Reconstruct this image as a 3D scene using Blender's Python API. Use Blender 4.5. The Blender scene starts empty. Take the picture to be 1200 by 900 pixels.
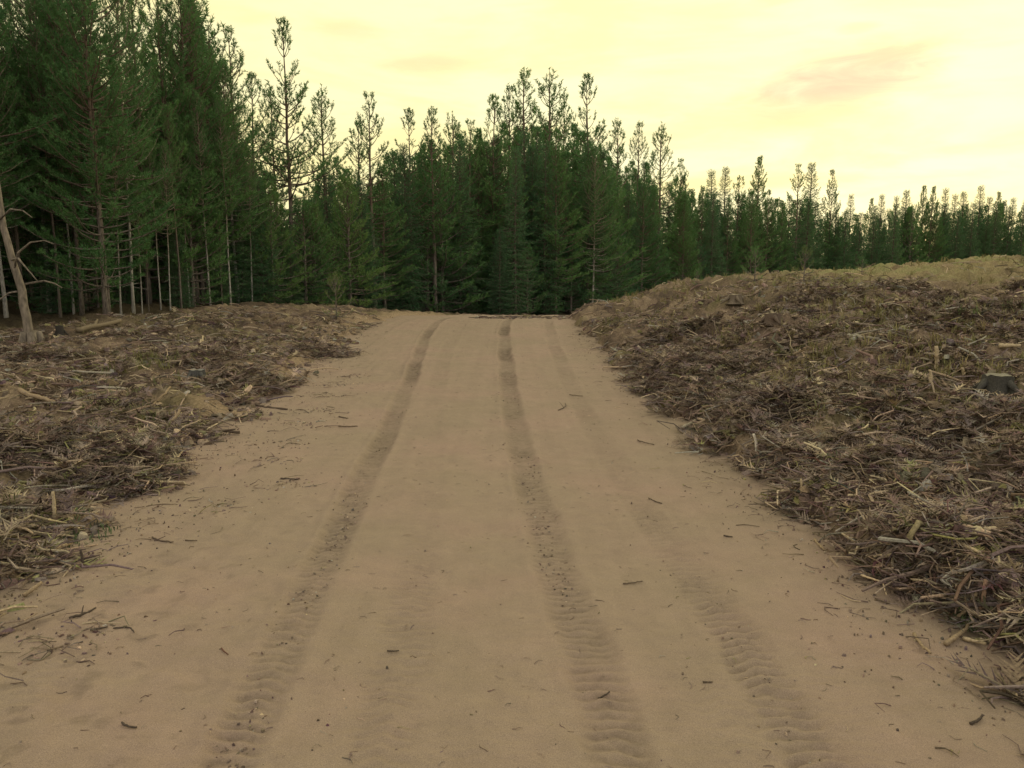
import bpy, math, random
import numpy as np
from mathutils import Vector

random.seed(7)
rng = np.random.default_rng(11)
scene = bpy.context.scene
COL = scene.collection
R = math.radians

# ------------------------------------------------------------------ helpers
def newmat(name):
    m = bpy.data.materials.new(name)
    m.use_nodes = True
    nt = m.node_tree
    return m, nt, nt.nodes, nt.links, nt.nodes['Principled BSDF']

def mesh_np(name, V, F, col=None, smooth=False, mats=(), matidx=None):
    """V (n,3); F a list of (k,3) or (k,4) index arrays; col (n,3) colour of each vertex's own piece"""
    me = bpy.data.meshes.new(name)
    V = np.ascontiguousarray(V, np.float32)
    F = [np.asarray(f, np.int32) for f in F if len(f)]
    loops = np.concatenate([f.ravel() for f in F])
    tot = np.concatenate([np.full(len(f), f.shape[1], np.int32) for f in F])
    start = np.concatenate([[0], np.cumsum(tot)[:-1]]).astype(np.int32)
    me.vertices.add(len(V)); me.vertices.foreach_set('co', V.ravel())
    me.loops.add(len(loops)); me.loops.foreach_set('vertex_index', loops)
    me.polygons.add(len(tot))
    me.polygons.foreach_set('loop_start', start)
    me.polygons.foreach_set('loop_total', tot)
    if matidx is not None:
        me.polygons.foreach_set('material_index', np.asarray(matidx, np.int32))
    me.polygons.foreach_set('use_smooth', np.full(len(tot), smooth, bool))
    for m in mats: me.materials.append(m)
    me.update(calc_edges=True)
    me.validate()
    if col is not None:
        a = me.color_attributes.new('Col', 'FLOAT_COLOR', 'POINT')
        c = np.ones((len(V), 4), np.float32); c[:, :3] = col
        a.data.foreach_set('color', c.ravel())
    return me

def link(name, me, parent=None):
    o = bpy.data.objects.new(name, me)
    COL.objects.link(o)
    if parent: o.parent = parent
    return o

def tag(o, label=None, cat=None, group=None, kind=None):
    if label: o['label'] = label
    if cat: o['category'] = cat
    if group: o['group'] = group
    if kind: o['kind'] = kind
    return o

def empty(name, loc, label, cat, group=None, rz=0.0, sc=1.0):
    o = bpy.data.objects.new(name, None)
    COL.objects.link(o)
    o.empty_display_size = .2
    o.location = loc; o.rotation_euler = (0, 0, rz); o.scale = (sc, sc, sc)
    return tag(o, label, cat, group)

def unit(v):
    return v / np.maximum(np.linalg.norm(v, axis=-1, keepdims=True), 1e-9)

def tubes(P, Rd, S=4, cap=False):
    """P (n,k,3) centre lines, Rd (n,k) radii -> verts, quad faces"""
    P = np.asarray(P, float); Rd = np.asarray(Rd, float)
    n, k, _ = P.shape
    d = unit(P[:, -1] - P[:, 0])
    ref = np.where(np.abs(d[:, 2:3]) > .8, np.array([[1., 0, 0]]), np.array([[0, 0, 1.]]))
    u = unit(np.cross(d, ref)); v = np.cross(d, u)
    a = np.arange(S) / S * 2 * np.pi
    ring = np.cos(a)[None, :, None] * u[:, None] + np.sin(a)[None, :, None] * v[:, None]
    V = P[:, :, None] + ring[:, None] * Rd[:, :, None, None]
    V = V.reshape(-1, 3)
    i = np.arange(n)[:, None, None] * k * S + np.arange(k - 1)[None, :, None] * S
    j = np.arange(S)[None, None, :]; j2 = (j + 1) % S
    F = np.stack([i + j, i + j2, i + j2 + S, i + j + S], -1).reshape(-1, 4)
    Fl = [F]
    if cap:
        b = np.arange(n)[:, None] * k * S
        if S == 4:
            Fl.append(np.concatenate([b + np.arange(4)[::-1], b + (k - 1) * S + np.arange(4)]))
        else:
            t = np.arange(1, S - 1)
            for off, rev in ((0, True), ((k - 1) * S, False)):
                tri = np.stack([np.zeros_like(t), t, t + 1], -1)
                if rev: tri = tri[:, ::-1]
                Fl.append((b[:, :, None] + off + tri[None]).reshape(-1, 3))
    return V, Fl

class Acc:
    def __init__(s): s.V = []; s.F = []; s.C = []; s.n = 0
    def add(s, V, Fl, C=None):
        V = np.asarray(V).reshape(-1, 3)
        s.V.append(V)
        for f in Fl: s.F.append(np.asarray(f) + s.n)
        if C is not None:
            C = np.asarray(C, float)
            if C.ndim == 1: C = np.tile(C, (len(V), 1))
            s.C.append(C)
        s.n += len(V)
    def mesh(s, name, mats, smooth=False):
        F3 = [f for f in s.F if f.shape[1] == 3]; F4 = [f for f in s.F if f.shape[1] == 4]
        F = []
        if F3: F.append(np.concatenate(F3))
        if F4: F.append(np.concatenate(F4))
        return mesh_np(name, np.concatenate(s.V), F, np.concatenate(s.C) if s.C else None, smooth, mats)

# ------------------------------------------------------------------ noise
_perm = np.random.default_rng(3).permutation(4096)
_grad = np.random.default_rng(5).uniform(0, 2 * np.pi, 4096)
def perlin(x, y, seed=0):
    x = np.asarray(x, float); y = np.asarray(y, float)
    xi = np.floor(x).astype(np.int64); yi = np.floor(y).astype(np.int64)
    fx = x - xi; fy = y - yi
    u = fx * fx * fx * (fx * (fx * 6 - 15) + 10); v = fy * fy * fy * (fy * (fy * 6 - 15) + 10)
    def g(ix, iy, dx, dy):
        h = _grad[_perm[(_perm[(ix + seed * 131) & 4095] + iy) & 4095]]
        return np.cos(h) * dx + np.sin(h) * dy
    a = g(xi, yi, fx, fy); b = g(xi + 1, yi, fx - 1, fy)
    c = g(xi, yi + 1, fx, fy - 1); d = g(xi + 1, yi + 1, fx - 1, fy - 1)
    return ((a + (b - a) * u) * (1 - v) + (c + (d - c) * u) * v) * 1.5
def fbm(x, y, oct=4, seed=0, gain=.5):
    s = 0; a = 1
    for i in range(oct):
        s = s + a * perlin(x * 2 ** i, y * 2 ** i, seed + i); a *= gain
    return s
def sm(t):
    t = np.clip(t, 0, 1); return t * t * (3 - 2 * t)

# ------------------------------------------------------------------ plan of the place (metres, camera stands at the origin looking along +Y)
CAM_Z, HORIZON, FPX = 1.7, 320.0, 942.0
_yy = np.arange(-40, 400, .5)
def curve(ys, xs, w=9):
    v = np.interp(_yy, ys, xs)
    v = np.convolve(np.pad(v, w, mode='edge'), np.ones(2 * w + 1) / (2 * w + 1), 'same')[w:-w]
    return lambda Y: np.interp(Y, _yy, v)
XR = curve([-40, 0, 3.3, 5, 7, 9.3, 13, 16, 22, 30, 40, 60, 90, 400], [2.3, 2.25, 2.15, 2.0, 2.0, 1.95, 1.75, 1.66, 1.52, 2.9, 8.0, 24, 50, 330], 2)
XL = curve([-40, 0, 4.3, 9.2, 16, 22, 30, 40, 60, 90, 400], [-2.5, -2.6, -2.75, -3.1, -3.4, -3.4, -2.2, 2.0, 15.5, 39, 318], 3)
ZR = curve([-40, 5, 10, 16, 20, 22.5, 25, 30, 36, 45, 60, 120, 400], [0, 0, .1, .31, .43, .47, .42, .05, -.4, -.9, -1.2, -1.0, -.5], 3)
XF = curve([-40, 0, 6, 10, 15, 24, 32, 40, 48, 75, 85, 115, 150, 400], [-24, -20, -15, -11.5, -9.6, -7.6, -5.2, -.3, 5, 20, 31, 73, 118, 420], 3)

def bank_u(X, Y):
    wr = .24 * perlin(X * .9 + 7, Y * .75, 21) + .15 * perlin(X * 2.6, Y * 2.4, 22) + .05 * perlin(X * 9, Y * 8, 25)
    wl = .34 * perlin(X * .8, Y * 1.5, 23) + .22 * perlin(X * 2.2, Y * 4.0, 24)
    far = np.clip((Y - 14) / 10, 0, 1)
    return X - XR(Y) + wr, XL(Y) - X + wl * (1 - .5 * far)

def ground_z(X, Y, detail=True):
    X = np.asarray(X, float); Y = np.asarray(Y, float)
    zr = ZR(Y)
    uR, uL = bank_u(X, Y)
    far = sm((60 - Y) / 30)
    A = .36 + .22 * sm((Y - 5) / 14)
    st = .2 * sm(uR / .3)
    hr = st + A * sm(uR / 4.2) * (.35 + .65 * far) + -.0 + .067 * np.clip(uR, 0, 16) * (.5 + .5 * far) + .01 * np.clip(uR - 16, 0, 40)
    hl = .1 * sm(uL / .5) + .22 * sm(uL / 4.5) + .004 * np.clip(uL, 0, 30)
    base = zr - .07 + np.where(uR > 0, hr + .07 * sm(uR / .15), np.where(uL > 0, hl + .07 * sm(uL / .15), 0))
    if detail:
        mr = sm(uR / .5); ml = sm(uL / .8)
        big = .16 * fbm(X * .55, Y * .55, 3, 40)
        n1 = 1 - np.abs(fbm(X * 1.7, Y * 1.9, 3, 45)) * 1.7
        n2 = fbm(X * 5.5, Y * 5.5, 3, 50)
        base = base + mr * (big + .16 * (n1 - .6) + .055 * n2) + ml * (big * .8 + .10 * (n1 - .6) + .034 * n2)
    return base

def ray_ground(px, py, lo=2.0, hi=60.0):
    """where the line of sight through a point of the photograph meets the ground"""
    Y = np.linspace(lo, hi, 6000)
    X = (px - 600) / FPX * Y
    Z = CAM_Z - (py - HORIZON) / FPX * Y
    g = np.maximum(ground_z(X, Y, True), ZR(Y) - .02)
    i = np.argmax(Z <= g)
    if Z[i] > g[i]: i = len(Y) - 1
    return float(X[i]), float(Y[i]), float(g[i])

# ------------------------------------------------------------------ materials
def mat_vcol(name, rough=.9, bump=0.0, bscale=60, jitter=.25):
    m, nt, N, L, b = newmat(name)
    vc = N.new('ShaderNodeVertexColor'); vc.layer_name = 'Col'
    tc = N.new('ShaderNodeTexCoord')
    no = N.new('ShaderNodeTexNoise'); no.inputs['Scale'].default_value = bscale; no.inputs['Detail'].default_value = 4
    L.new(tc.outputs['Object'], no.inputs['Vector'])
    mr = N.new('ShaderNodeMapRange'); mr.inputs[1].default_value = .3; mr.inputs[2].default_value = .7
    mr.inputs[3].default_value = 1 - jitter; mr.inputs[4].default_value = 1 + jitter
    L.new(no.outputs['Fac'], mr.inputs[0])
    mx = N.new('ShaderNodeMix'); mx.data_type = 'RGBA'; mx.blend_type = 'MULTIPLY'; mx.inputs[0].default_value = 1
    L.new(vc.outputs['Color'], mx.inputs[6]); L.new(mr.outputs[0], mx.inputs[7])
    L.new(mx.outputs[2], b.inputs['Base Color'])
    b.inputs['Roughness'].default_value = rough
    b.inputs['Specular IOR Level'].default_value = .2
    if bump:
        bp = N.new('ShaderNodeBump'); bp.inputs['Strength'].default_value = bump; bp.inputs['Distance'].default_value = .01
        L.new(no.outputs['Fac'], bp.inputs['Height']); L.new(bp.outputs[0], b.inputs['Normal'])
    return m
M_DEBRIS = mat_vcol('debris', .95, .3, 90, .3)

def ramp(N, stops):
    r = N.new('ShaderNodeValToRGB'); e = r.color_ramp.elements
    while len(e) < len(stops): e.new(.5)
    for q, (p, c) in zip(e, stops): q.position = p; q.color = (*c, 1)
    return r

def mat_needles(name, c0, c1, trans=.12):
    m, nt, N, L, b = newmat(name)
    oi = N.new('ShaderNodeObjectInfo'); tc = N.new('ShaderNodeTexCoord')
    no = N.new('ShaderNodeTexNoise'); no.inputs['Scale'].default_value = .9; no.inputs['Detail'].default_value = 3
    L.new(tc.outputs['Object'], no.inputs['Vector'])
    ad = N.new('ShaderNodeMath'); ad.operation = 'MULTIPLY_ADD'; ad.inputs[1].default_value = .55
    L.new(oi.outputs['Random'], ad.inputs[0])
    sb = N.new('ShaderNodeMath'); sb.operation = 'MULTIPLY_ADD'; sb.inputs[1].default_value = 1.6; sb.inputs[2].default_value = -.58
    L.new(no.outputs['Fac'], sb.inputs[0]); L.new(sb.outputs[0], ad.inputs[2])
    r = ramp(N, [(0, c0), (.5, tuple((x + y) / 2 for x, y in zip(c0, c1))), (1, c1)])
    L.new(ad.outputs[0], r.inputs[0]); L.new(r.outputs[0], b.inputs['Base Color'])
    b.inputs['Roughness'].default_value = .65; b.inputs['Specular IOR Level'].default_value = .25
    tr = N.new('ShaderNodeBsdfTranslucent'); L.new(r.outputs[0], tr.inputs[0])
    ms = N.new('ShaderNodeMixShader'); ms.inputs[0].default_value = trans
    L.new(b.outputs[0], ms.inputs[1]); L.new(tr.outputs[0], ms.inputs[2])
    L.new(ms.outputs[0], N['Material Output'].inputs['Surface'])
    return m
M_NEEDLE = mat_needles('pine_needles', (.055, .145, .052), (.14, .26, .08), .3)
M_SPRUCE = mat_needles('spruce_needles', (.045, .13, .06), (.11, .225, .085), .25)
M_FRESH = mat_needles('young_needles', (.10, .15, .05), (.17, .22, .07), .2)

M_YOUNG = mat_needles('bright_needles', (.085, .17, .05), (.16, .26, .075), .3)
def mat_bark(name, low, high, zmid=.45):
    m, nt, N, L, b = newmat(name)
    tc = N.new('ShaderNodeTexCoord'); sep = N.new('ShaderNodeSeparateXYZ')
    L.new(tc.outputs['Object'], sep.inputs[0])
    mr = N.new('ShaderNodeMapRange'); mr.inputs[1].default_value = 2.5; mr.inputs[2].default_value = 6.5
    L.new(sep.outputs['Z'], mr.inputs[0])
    mp = N.new('ShaderNodeMapping'); mp.inputs['Scale'].default_value = (1, 1, .25)
    L.new(tc.outputs['Object'], mp.inputs[0])
    no = N.new('ShaderNodeTexNoise'); no.inputs['Scale'].default_value = 22; no.inputs['Detail'].default_value = 5
    L.new(mp.outputs[0], no.inputs['Vector'])
    mx = N.new('ShaderNodeMix'); mx.data_type = 'RGBA'
    L.new(mr.outputs[0], mx.inputs[0]); mx.inputs[6].default_value = (*low, 1); mx.inputs[7].default_value = (*high, 1)
    m2 = N.new('ShaderNodeMapRange'); m2.inputs[1].default_value = .3; m2.inputs[2].default_value = .7; m2.inputs[3].default_value = .45; m2.inputs[4].default_value = 1.4
    L.new(no.outputs['Fac'], m2.inputs[0])
    mm = N.new('ShaderNodeMix'); mm.data_type = 'RGBA'; mm.blend_type = 'MULTIPLY'; mm.inputs[0].default_value = 1
    L.new(mx.outputs[2], mm.inputs[6]); L.new(m2.outputs[0], mm.inputs[7])
    L.new(mm.outputs[2], b.inputs['Base Color']); b.inputs['Roughness'].default_value = .95
    bp = N.new('ShaderNodeBump'); bp.inputs['Strength'].default_value = .6; bp.inputs['Distance'].default_value = .02
    L.new(no.outputs['Fac'], bp.inputs['Height']); L.new(bp.outputs[0], b.inputs['Normal'])
    return m
M_BARK = mat_bark('pine_bark', (.15, .125, .105), (.135, .095, .068))
M_BARKPALE = mat_bark('pale_bark', (.34, .32, .29), (.22, .18, .13))
M_BARKSPRUCE = mat_bark('spruce_bark', (.13, .11, .09), (.11, .085, .065))
M_DEAD = mat_bark('dead_wood', (.165, .135, .105), (.185, .16, .13))

# sand of the road
def mat_sand():
    m, nt, N, L, b = newmat('sand')
    tc = N.new('ShaderNodeTexCoord')
    def noise(sc, det=4, rough=.55):
        n = N.new('ShaderNodeTexNoise'); n.inputs['Scale'].default_value = sc; n.inputs['Detail'].default_value = det
        n.inputs['Roughness'].default_value = rough
        L.new(tc.outputs['Object'], n.inputs['Vector']); return n
    a = noise(.9, 3)
    r = ramp(N, [(.34, (.262, .205, .154)), (.5, (.272, .208, .160)), (.66, (.288, .211, .168))])
    L.new(a.outputs['Fac'], r.inputs[0])
    g = noise(260, 3, .7)
    m2 = N.new('ShaderNodeMapRange'); m2.inputs[1].default_value = .3; m2.inputs[2].default_value = .7; m2.inputs[3].default_value = .68; m2.inputs[4].default_value = 1.3
    L.new(g.outputs['Fac'], m2.inputs[0])
    mm = N.new('ShaderNodeMix'); mm.data_type = 'RGBA'; mm.blend_type = 'MULTIPLY'; mm.inputs[0].default_value = 1
    L.new(r.outputs[0], mm.inputs[6]); L.new(m2.outputs[0], mm.inputs[7])
    mt_ = noise(4.5, 6, .65)
    m4 = N.new('ShaderNodeMapRange'); m4.inputs[1].default_value = .3; m4.inputs[2].default_value = .7; m4.inputs[3].default_value = .93; m4.inputs[4].default_value = 1.06
    L.new(mt_.outputs['Fac'], m4.inputs[0])
    mm0 = mm; mm = N.new('ShaderNodeMix'); mm.data_type = 'RGBA'; mm.blend_type = 'MULTIPLY'; mm.inputs[0].default_value = 1
    L.new(mm0.outputs[2], mm.inputs[6]); L.new(m4.outputs[0], mm.inputs[7])
    # damp, dark earth pressed up by the tyres, plus shade painted into tread troughs
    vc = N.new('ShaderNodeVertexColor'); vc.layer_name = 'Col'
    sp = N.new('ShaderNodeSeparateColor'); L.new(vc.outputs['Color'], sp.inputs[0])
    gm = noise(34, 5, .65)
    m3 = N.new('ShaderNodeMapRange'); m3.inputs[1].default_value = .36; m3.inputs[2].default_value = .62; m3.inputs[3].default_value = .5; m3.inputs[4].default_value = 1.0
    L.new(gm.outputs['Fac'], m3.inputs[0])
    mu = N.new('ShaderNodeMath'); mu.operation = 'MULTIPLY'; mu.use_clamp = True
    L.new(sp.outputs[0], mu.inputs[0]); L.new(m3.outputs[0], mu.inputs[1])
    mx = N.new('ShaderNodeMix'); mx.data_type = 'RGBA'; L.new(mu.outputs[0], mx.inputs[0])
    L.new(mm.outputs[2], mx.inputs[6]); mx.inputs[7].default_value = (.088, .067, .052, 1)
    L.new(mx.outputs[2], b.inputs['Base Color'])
    b.inputs['Roughness'].default_value = 1; b.inputs['Specular IOR Level'].default_value = .1
    bp = N.new('ShaderNodeBump'); bp.inputs['Strength'].default_value = .7; bp.inputs['Distance'].default_value = .006
    n2 = noise(110, 4, .6); L.new(n2.outputs['Fac'], bp.inputs['Height']); L.new(bp.outputs[0], b.inputs['Normal'])
    return m
M_SAND = mat_sand()

def mat_ground():
    m, nt, N, L, b = newmat('clearing_soil')
    tc = N.new('ShaderNodeTexCoord')
    def noise(sc, det=4, rough=.6, vec=None):
        n = N.new('ShaderNodeTexNoise'); n.inputs['Scale'].default_value = sc; n.inputs['Detail'].default_value = det
        n.inputs['Roughness'].default_value = rough
        L.new(vec or tc.outputs['Object'], n.inputs['Vector']); return n
    a = noise(1.1, 6, .68)
    r = ramp(N, [(.3, (.055, .042, .034)), (.42, (.105, .078, .058)), (.5, (.155, .112, .083)), (.58, (.22, .165, .115)), (.7, (.28, .215, .145))])
    L.new(a.outputs['Fac'], r.inputs[0])
    # olive moss and dry grass in patches
    p = noise(.42, 4, .55)
    pr = N.new('ShaderNodeMapRange'); pr.inputs[1].default_value = .52; pr.inputs[2].default_value = .66; pr.inputs[4].default_value = .65
    L.new(p.outputs['Fac'], pr.inputs[0])
    mx = N.new('ShaderNodeMix'); mx.data_type = 'RGBA'; L.new(pr.outputs[0], mx.inputs[0])
    L.new(r.outputs[0], mx.inputs[6]); mx.inputs[7].default_value = (.13, .125, .05, 1)
    # greener, grassier ground of the far field: from the vertex colour
    vc = N.new('ShaderNodeVertexColor'); vc.layer_name = 'Col'
    sp = N.new('ShaderNodeSeparateColor'); L.new(vc.outputs['Color'], sp.inputs[0])
    g2 = noise(.6, 6, .7)
    gr = ramp(N, [(.35, (.17, .125, .08)), (.5, (.26, .215, .115)), (.65, (.2, .22, .09))])
    L.new(g2.outputs['Fac'], gr.inputs[0])
    mx2 = N.new('ShaderNodeMix'); mx2.data_type = 'RGBA'; L.new(sp.outputs[0], mx2.inputs[0])
    L.new(mx.outputs[2], mx2.inputs[6]); L.new(gr.outputs[0], mx2.inputs[7])
    # dark needle floor under the trees
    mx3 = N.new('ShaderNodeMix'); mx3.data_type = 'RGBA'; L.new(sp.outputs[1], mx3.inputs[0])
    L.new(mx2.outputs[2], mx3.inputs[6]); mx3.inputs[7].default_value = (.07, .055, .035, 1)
    # bare sand carried in near the road
    mx4 = N.new('ShaderNodeMix'); mx4.data_type = 'RGBA'; L.new(sp.outputs[2], mx4.inputs[0])
    L.new(mx3.outputs[2], mx4.inputs[6]); mx4.inputs[7].default_value = (.285, .21, .14, 1)
    f = noise(30, 6, .7)
    m2 = N.new('ShaderNodeMapRange'); m2.inputs[1].default_value = .3; m2.inputs[2].default_value = .7; m2.inputs[3].default_value = .5; m2.inputs[4].default_value = 1.4
    L.new(f.outputs['Fac'], m2.inputs[0])
    mm = N.new('ShaderNodeMix'); mm.data_type = 'RGBA'; mm.blend_type = 'MULTIPLY'; mm.inputs[0].default_value = 1
    L.new(mx4.outputs[2], mm.inputs[6]); L.new(m2.outputs[0], mm.inputs[7])
    L.new(mm.outputs[2], b.inputs['Base Color'])
    b.inputs['Roughness'].default_value = 1; b.inputs['Specular IOR Level'].default_value = .1
    bp = N.new('ShaderNodeBump'); bp.inputs['Strength'].default_value = .8; bp.inputs['Distance'].default_value = .03
    L.new(f.outputs['Fac'], bp.inputs['Height']); L.new(bp.outputs[0], b.inputs['Normal'])
    return m
M_GROUND = mat_ground()

# ------------------------------------------------------------------ ground: one sheet to the horizon
th = np.concatenate([np.linspace(-180, -58, 40)[:-1], np.linspace(-58, 58, 820), np.linspace(58, 180, 40)[1:]])
th = np.radians(th)
rad = [.3]
while rad[-1] < 900:
    r_ = rad[-1]
    rad.append(r_ * (1.03 if r_ < 2 else 1.0085 if r_ < 32 else 1.04))
rad = np.array(rad)
TT, RR = np.meshgrid(th, rad)
GX = np.sin(TT) * RR; GY = np.cos(TT) * RR
GZ = ground_z(GX, GY)
# the ground stays buried under the road sheet
nr, nc = GX.shape
V = np.stack([GX, GY, GZ], -1).reshape(-1, 3)
idx = np.arange(nr * nc).reshape(nr, nc)
F = np.stack([idx[:-1, 1:], idx[:-1, :-1], idx[1:, :-1], idx[1:, 1:]], -1).reshape(-1, 4)
centre = len(V)
V = np.concatenate([V, [[0, 0, -.07]]])
ring = idx[0]
F3 = np.stack([ring[1:], np.full(nc - 1, centre), ring[:-1]], -1)[:, ::-1]
uR, uL = bank_u(V[:, 0], V[:, 1])
grassy = sm((uR - 2.5 - 1.2 * fbm(V[:, 0] * .3, V[:, 1] * .3, 3, 60)) / 6) * sm((V[:, 1] - 11) / 8)
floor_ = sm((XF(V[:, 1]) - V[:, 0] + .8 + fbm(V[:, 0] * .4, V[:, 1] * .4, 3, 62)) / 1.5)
sandy = (1 - sm((uL - .0) / (1.3 + 1.0 * perlin(V[:, 0] * .9, V[:, 1] * .9, 64)))) * (uR < 0)
sandy = np.maximum(sandy, (1 - sm(uR / .12)) * (uL < 0))
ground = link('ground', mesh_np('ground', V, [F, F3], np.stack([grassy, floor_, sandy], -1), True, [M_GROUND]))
tag(ground, kind='structure')

# ------------------------------------------------------------------ road: sand sheet with wheel ruts
TRACKS = [  # centre line (Y -> X), width, depth, darkness, start/end
    (([-3, 2.76, 4.1, 7.5, 12, 17, 22, 30], [-.86, -.97, -1.09, -1.27, -1.5, -1.87, -2.0, -.4]), .20, .034, .95),
    (([-3, 2.76, 3.72, 6.6, 12, 18.5, 22, 30], [.5, .41, .33, .10, -.08, -.2, -.15, 1.8]), .22, .038, 1.1),
    (([-3, 2.9, 4.7, 7.9, 15, 22, 30], [1.1, 1.08, 1.0, .84, .8, .95, 2.3]), .22, .018, .42),
    (([-3, 3.3, 5.3, 10, 15, 22, 30], [-.42, -.46, -.6, -1.0, -1.25, -1.3, .4]), .24, .010, .2),
    (([-3, 2.7, 3.6, 5, 8, 14, 22, 30], [-1.9, -1.95, -2.0, -2.2, -2.5, -2.95, -2.9, -1.3]), .26, .010, .14),
]
ys = [-6.0]
while ys[-1] < 70:
    y = ys[-1]; ys.append(y + (.03 if y < 2 else .0046 * max(y, 2.0)))
ys = np.array(ys)
s = np.linspace(0, 1, 470)
SS, YY = np.meshgrid(s, ys)
mL, mR = 1.5, .7
XX = (XL(YY) - mL) * (1 - SS) + (XR(YY) + mR) * SS
RZ = ZR(YY) + .03 * fbm(XX * .5, YY * .35, 3, 70) + .010 * fbm(XX * 2.3, YY * 1.6, 3, 74) + .006 * fbm(XX * 9, YY * 8, 3, 76) + .0022 * fbm(XX * 24, YY * 20, 2, 78)
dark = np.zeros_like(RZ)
for k, ((ty, tx), w, dep, dk) in enumerate(TRACKS):
    cx = curve(ty, tx, 4)(YY) + .02 * perlin(YY * .8, YY * 0 + k, 80) + .012 * perlin(YY * 3, YY * 0 + k, 81)
    t = (XX - cx) / (w / 2)
    on = np.clip(.62 + .75 * fbm(YY * .45 + 9 * k, XX * .8, 3, 82 + k), .5, 1.15)
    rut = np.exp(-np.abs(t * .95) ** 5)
    berm = np.exp(-((np.abs(t) - 1.35) / .38) ** 2)
    ph = YY / .072 + .55 * np.abs(t) + .45 * fbm(XX * 5, YY * 2.4, 2, 90 + k)
    bars = np.sin(2 * np.pi * ph)
    near = np.clip(1.35 - YY / 14, .25, 1)
    rag = .72 + .6 * fbm(XX * 11, YY * 9, 2, 95 + k)
    RZ += on * (-dep * rut + .45 * dep * berm * (.8 + fbm(XX * 7, YY * 6, 2, 97))) + rut * on * near * np.clip(rag, 0, 1.4) * np.tanh(2.2 * bars) * (.015 if k < 3 else .009)
    broken = np.clip(.38 + 1.0 * fbm(XX * 6, YY * 17, 3, 99 + k) - .5 * bars, 0, 1)  # ragged dark patches; tread troughs darkened as painted shade so the bars show
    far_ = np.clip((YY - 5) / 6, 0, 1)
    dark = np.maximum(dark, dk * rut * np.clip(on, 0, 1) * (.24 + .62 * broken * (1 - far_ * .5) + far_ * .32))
# footmarks and churned sand beside the left verge and in the foreground
churn = sm((1.6 - np.abs(XX + 2.35)) / 1.0) * sm((7 - YY) / 4)
RZ -= churn * .018 * np.clip(fbm(XX * 3.6, YY * 3.2, 2, 110) - .15, 0, 1) * 2
dark = np.maximum(dark, churn * .38 * sm((fbm(XX * 6.5, YY * 7.5, 3, 113) - .32) / .3))
rip = sm((5.2 - YY) / 2.5) * np.clip(fbm(XX * 1.4, YY * .8, 2, 116) + .35, 0, 1)
RZ += .0032 * rip * np.sin(2 * np.pi * (YY / .062 + .8 * fbm(XX * 5, YY * 2, 2, 118)))
dark = np.maximum(dark, np.clip(.16 * fbm(XX * 6.5, YY * .22, 3, 130) + .05, 0, .16) * (.6 + .5 * fbm(XX * 10, YY * 14, 2, 133)))
# organic dust at the verges
uR2, uL2 = bank_u(XX, YY)
verge = np.maximum(sm((uR2 + .3) / .3) * .55, sm((uL2 + .5) / .9) * .4) * np.clip(.5 + 1.2 * fbm(XX * 5, YY * 6, 3, 120), 0, 1)
dark = np.maximum(dark, verge)
nr, nc = RZ.shape
V = np.stack([XX, YY, RZ], -1).reshape(-1, 3)
idx = np.arange(nr * nc).reshape(nr, nc)
F = np.stack([idx[:-1, :-1], idx[:-1, 1:], idx[1:, 1:], idx[1:, :-1]], -1).reshape(-1, 4)
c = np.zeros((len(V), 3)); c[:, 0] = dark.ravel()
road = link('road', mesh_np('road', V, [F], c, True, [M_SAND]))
tag(road, kind='structure')
def road_z(X, Y):
    j = np.clip(np.searchsorted(ys, Y), 0, nr - 1)
    l, r_ = XL(ys[j]) - mL, XR(ys[j]) + mR
    i = np.clip(np.round((X - l) / (r_ - l) * (nc - 1)).astype(int), 0, nc - 1)
    return RZ[j, i]
def surf_z(X, Y):
    X = np.atleast_1d(np.asarray(X, float)); Y = np.atleast_1d(np.asarray(Y, float))
    return np.maximum(ground_z(X, Y), np.where((X > XL(Y) - mL) & (X < XR(Y) + mR), road_z(X, Y), -9))

# ------------------------------------------------------------------ slash and litter
PAL = np.array([(.26, .20, .14), (.20, .158, .122), (.15, .113, .086), (.10, .074, .058), (.066, .049, .041),
                (.125, .094, .076), (.115, .09, .085), (.19, .175, .15), (.14, .13, .06), (.30, .25, .165)])
def pick_cols(n, w):
    w = np.asarray(w, float); w = w / w.sum()
    c = PAL[rng.choice(len(PAL), n, p=w)]
    return np.clip(c * 1.5 * rng.uniform(.7, 1.3, (n, 1)) + rng.normal(0, .008, (n, 3)), .015, .6)

def twig_mass(acc, X, Y, length, rad, pitch, w, lift=.0, bend=.28, S=4):
    n = len(X); K = 4
    Z = surf_z(X, Y)
    az = rng.uniform(0, 2 * np.pi, n)
    # lie along the slope: second end sits on the ground too
    dx, dy = np.cos(az), np.sin(az)
    Z2 = surf_z(X + dx * length, Y + dy * length)
    d = np.stack([dx * length, dy * length, np.clip(Z2 - Z, -.6 * length, .6 * length)], -1)
    d[:, 2] += np.sin(pitch) * length
    d = unit(d) * length[:, None]
    side = np.stack([-dy, dx, np.zeros(n)], -1)
    t = np.linspace(0, 1, K)
    b1 = rng.normal(0, bend, n) * length; b2 = rng.normal(0, bend * .5, n) * length
    P = np.stack([X, Y, Z + lift], -1)[:, None] + d[:, None] * t[None, :, None]
    P = P + side[:, None] * (b1[:, None] * np.sin(np.pi * t)[None] + b2[:, None] * np.sin(2 * np.pi * t)[None])[..., None]
    P[..., 2] += (np.abs(b2)[:, None] * np.sin(np.pi * t)[None]) * .8
    Rr = rad[:, None] * np.linspace(1, .55, K)[None] * rng.uniform(.85, 1.15, (n, K))
    Vt, Ft = tubes(P, Rr, S, cap=True)
    acc.add(Vt, Ft, np.repeat(pick_cols(n, w), K * S, 0))

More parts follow.
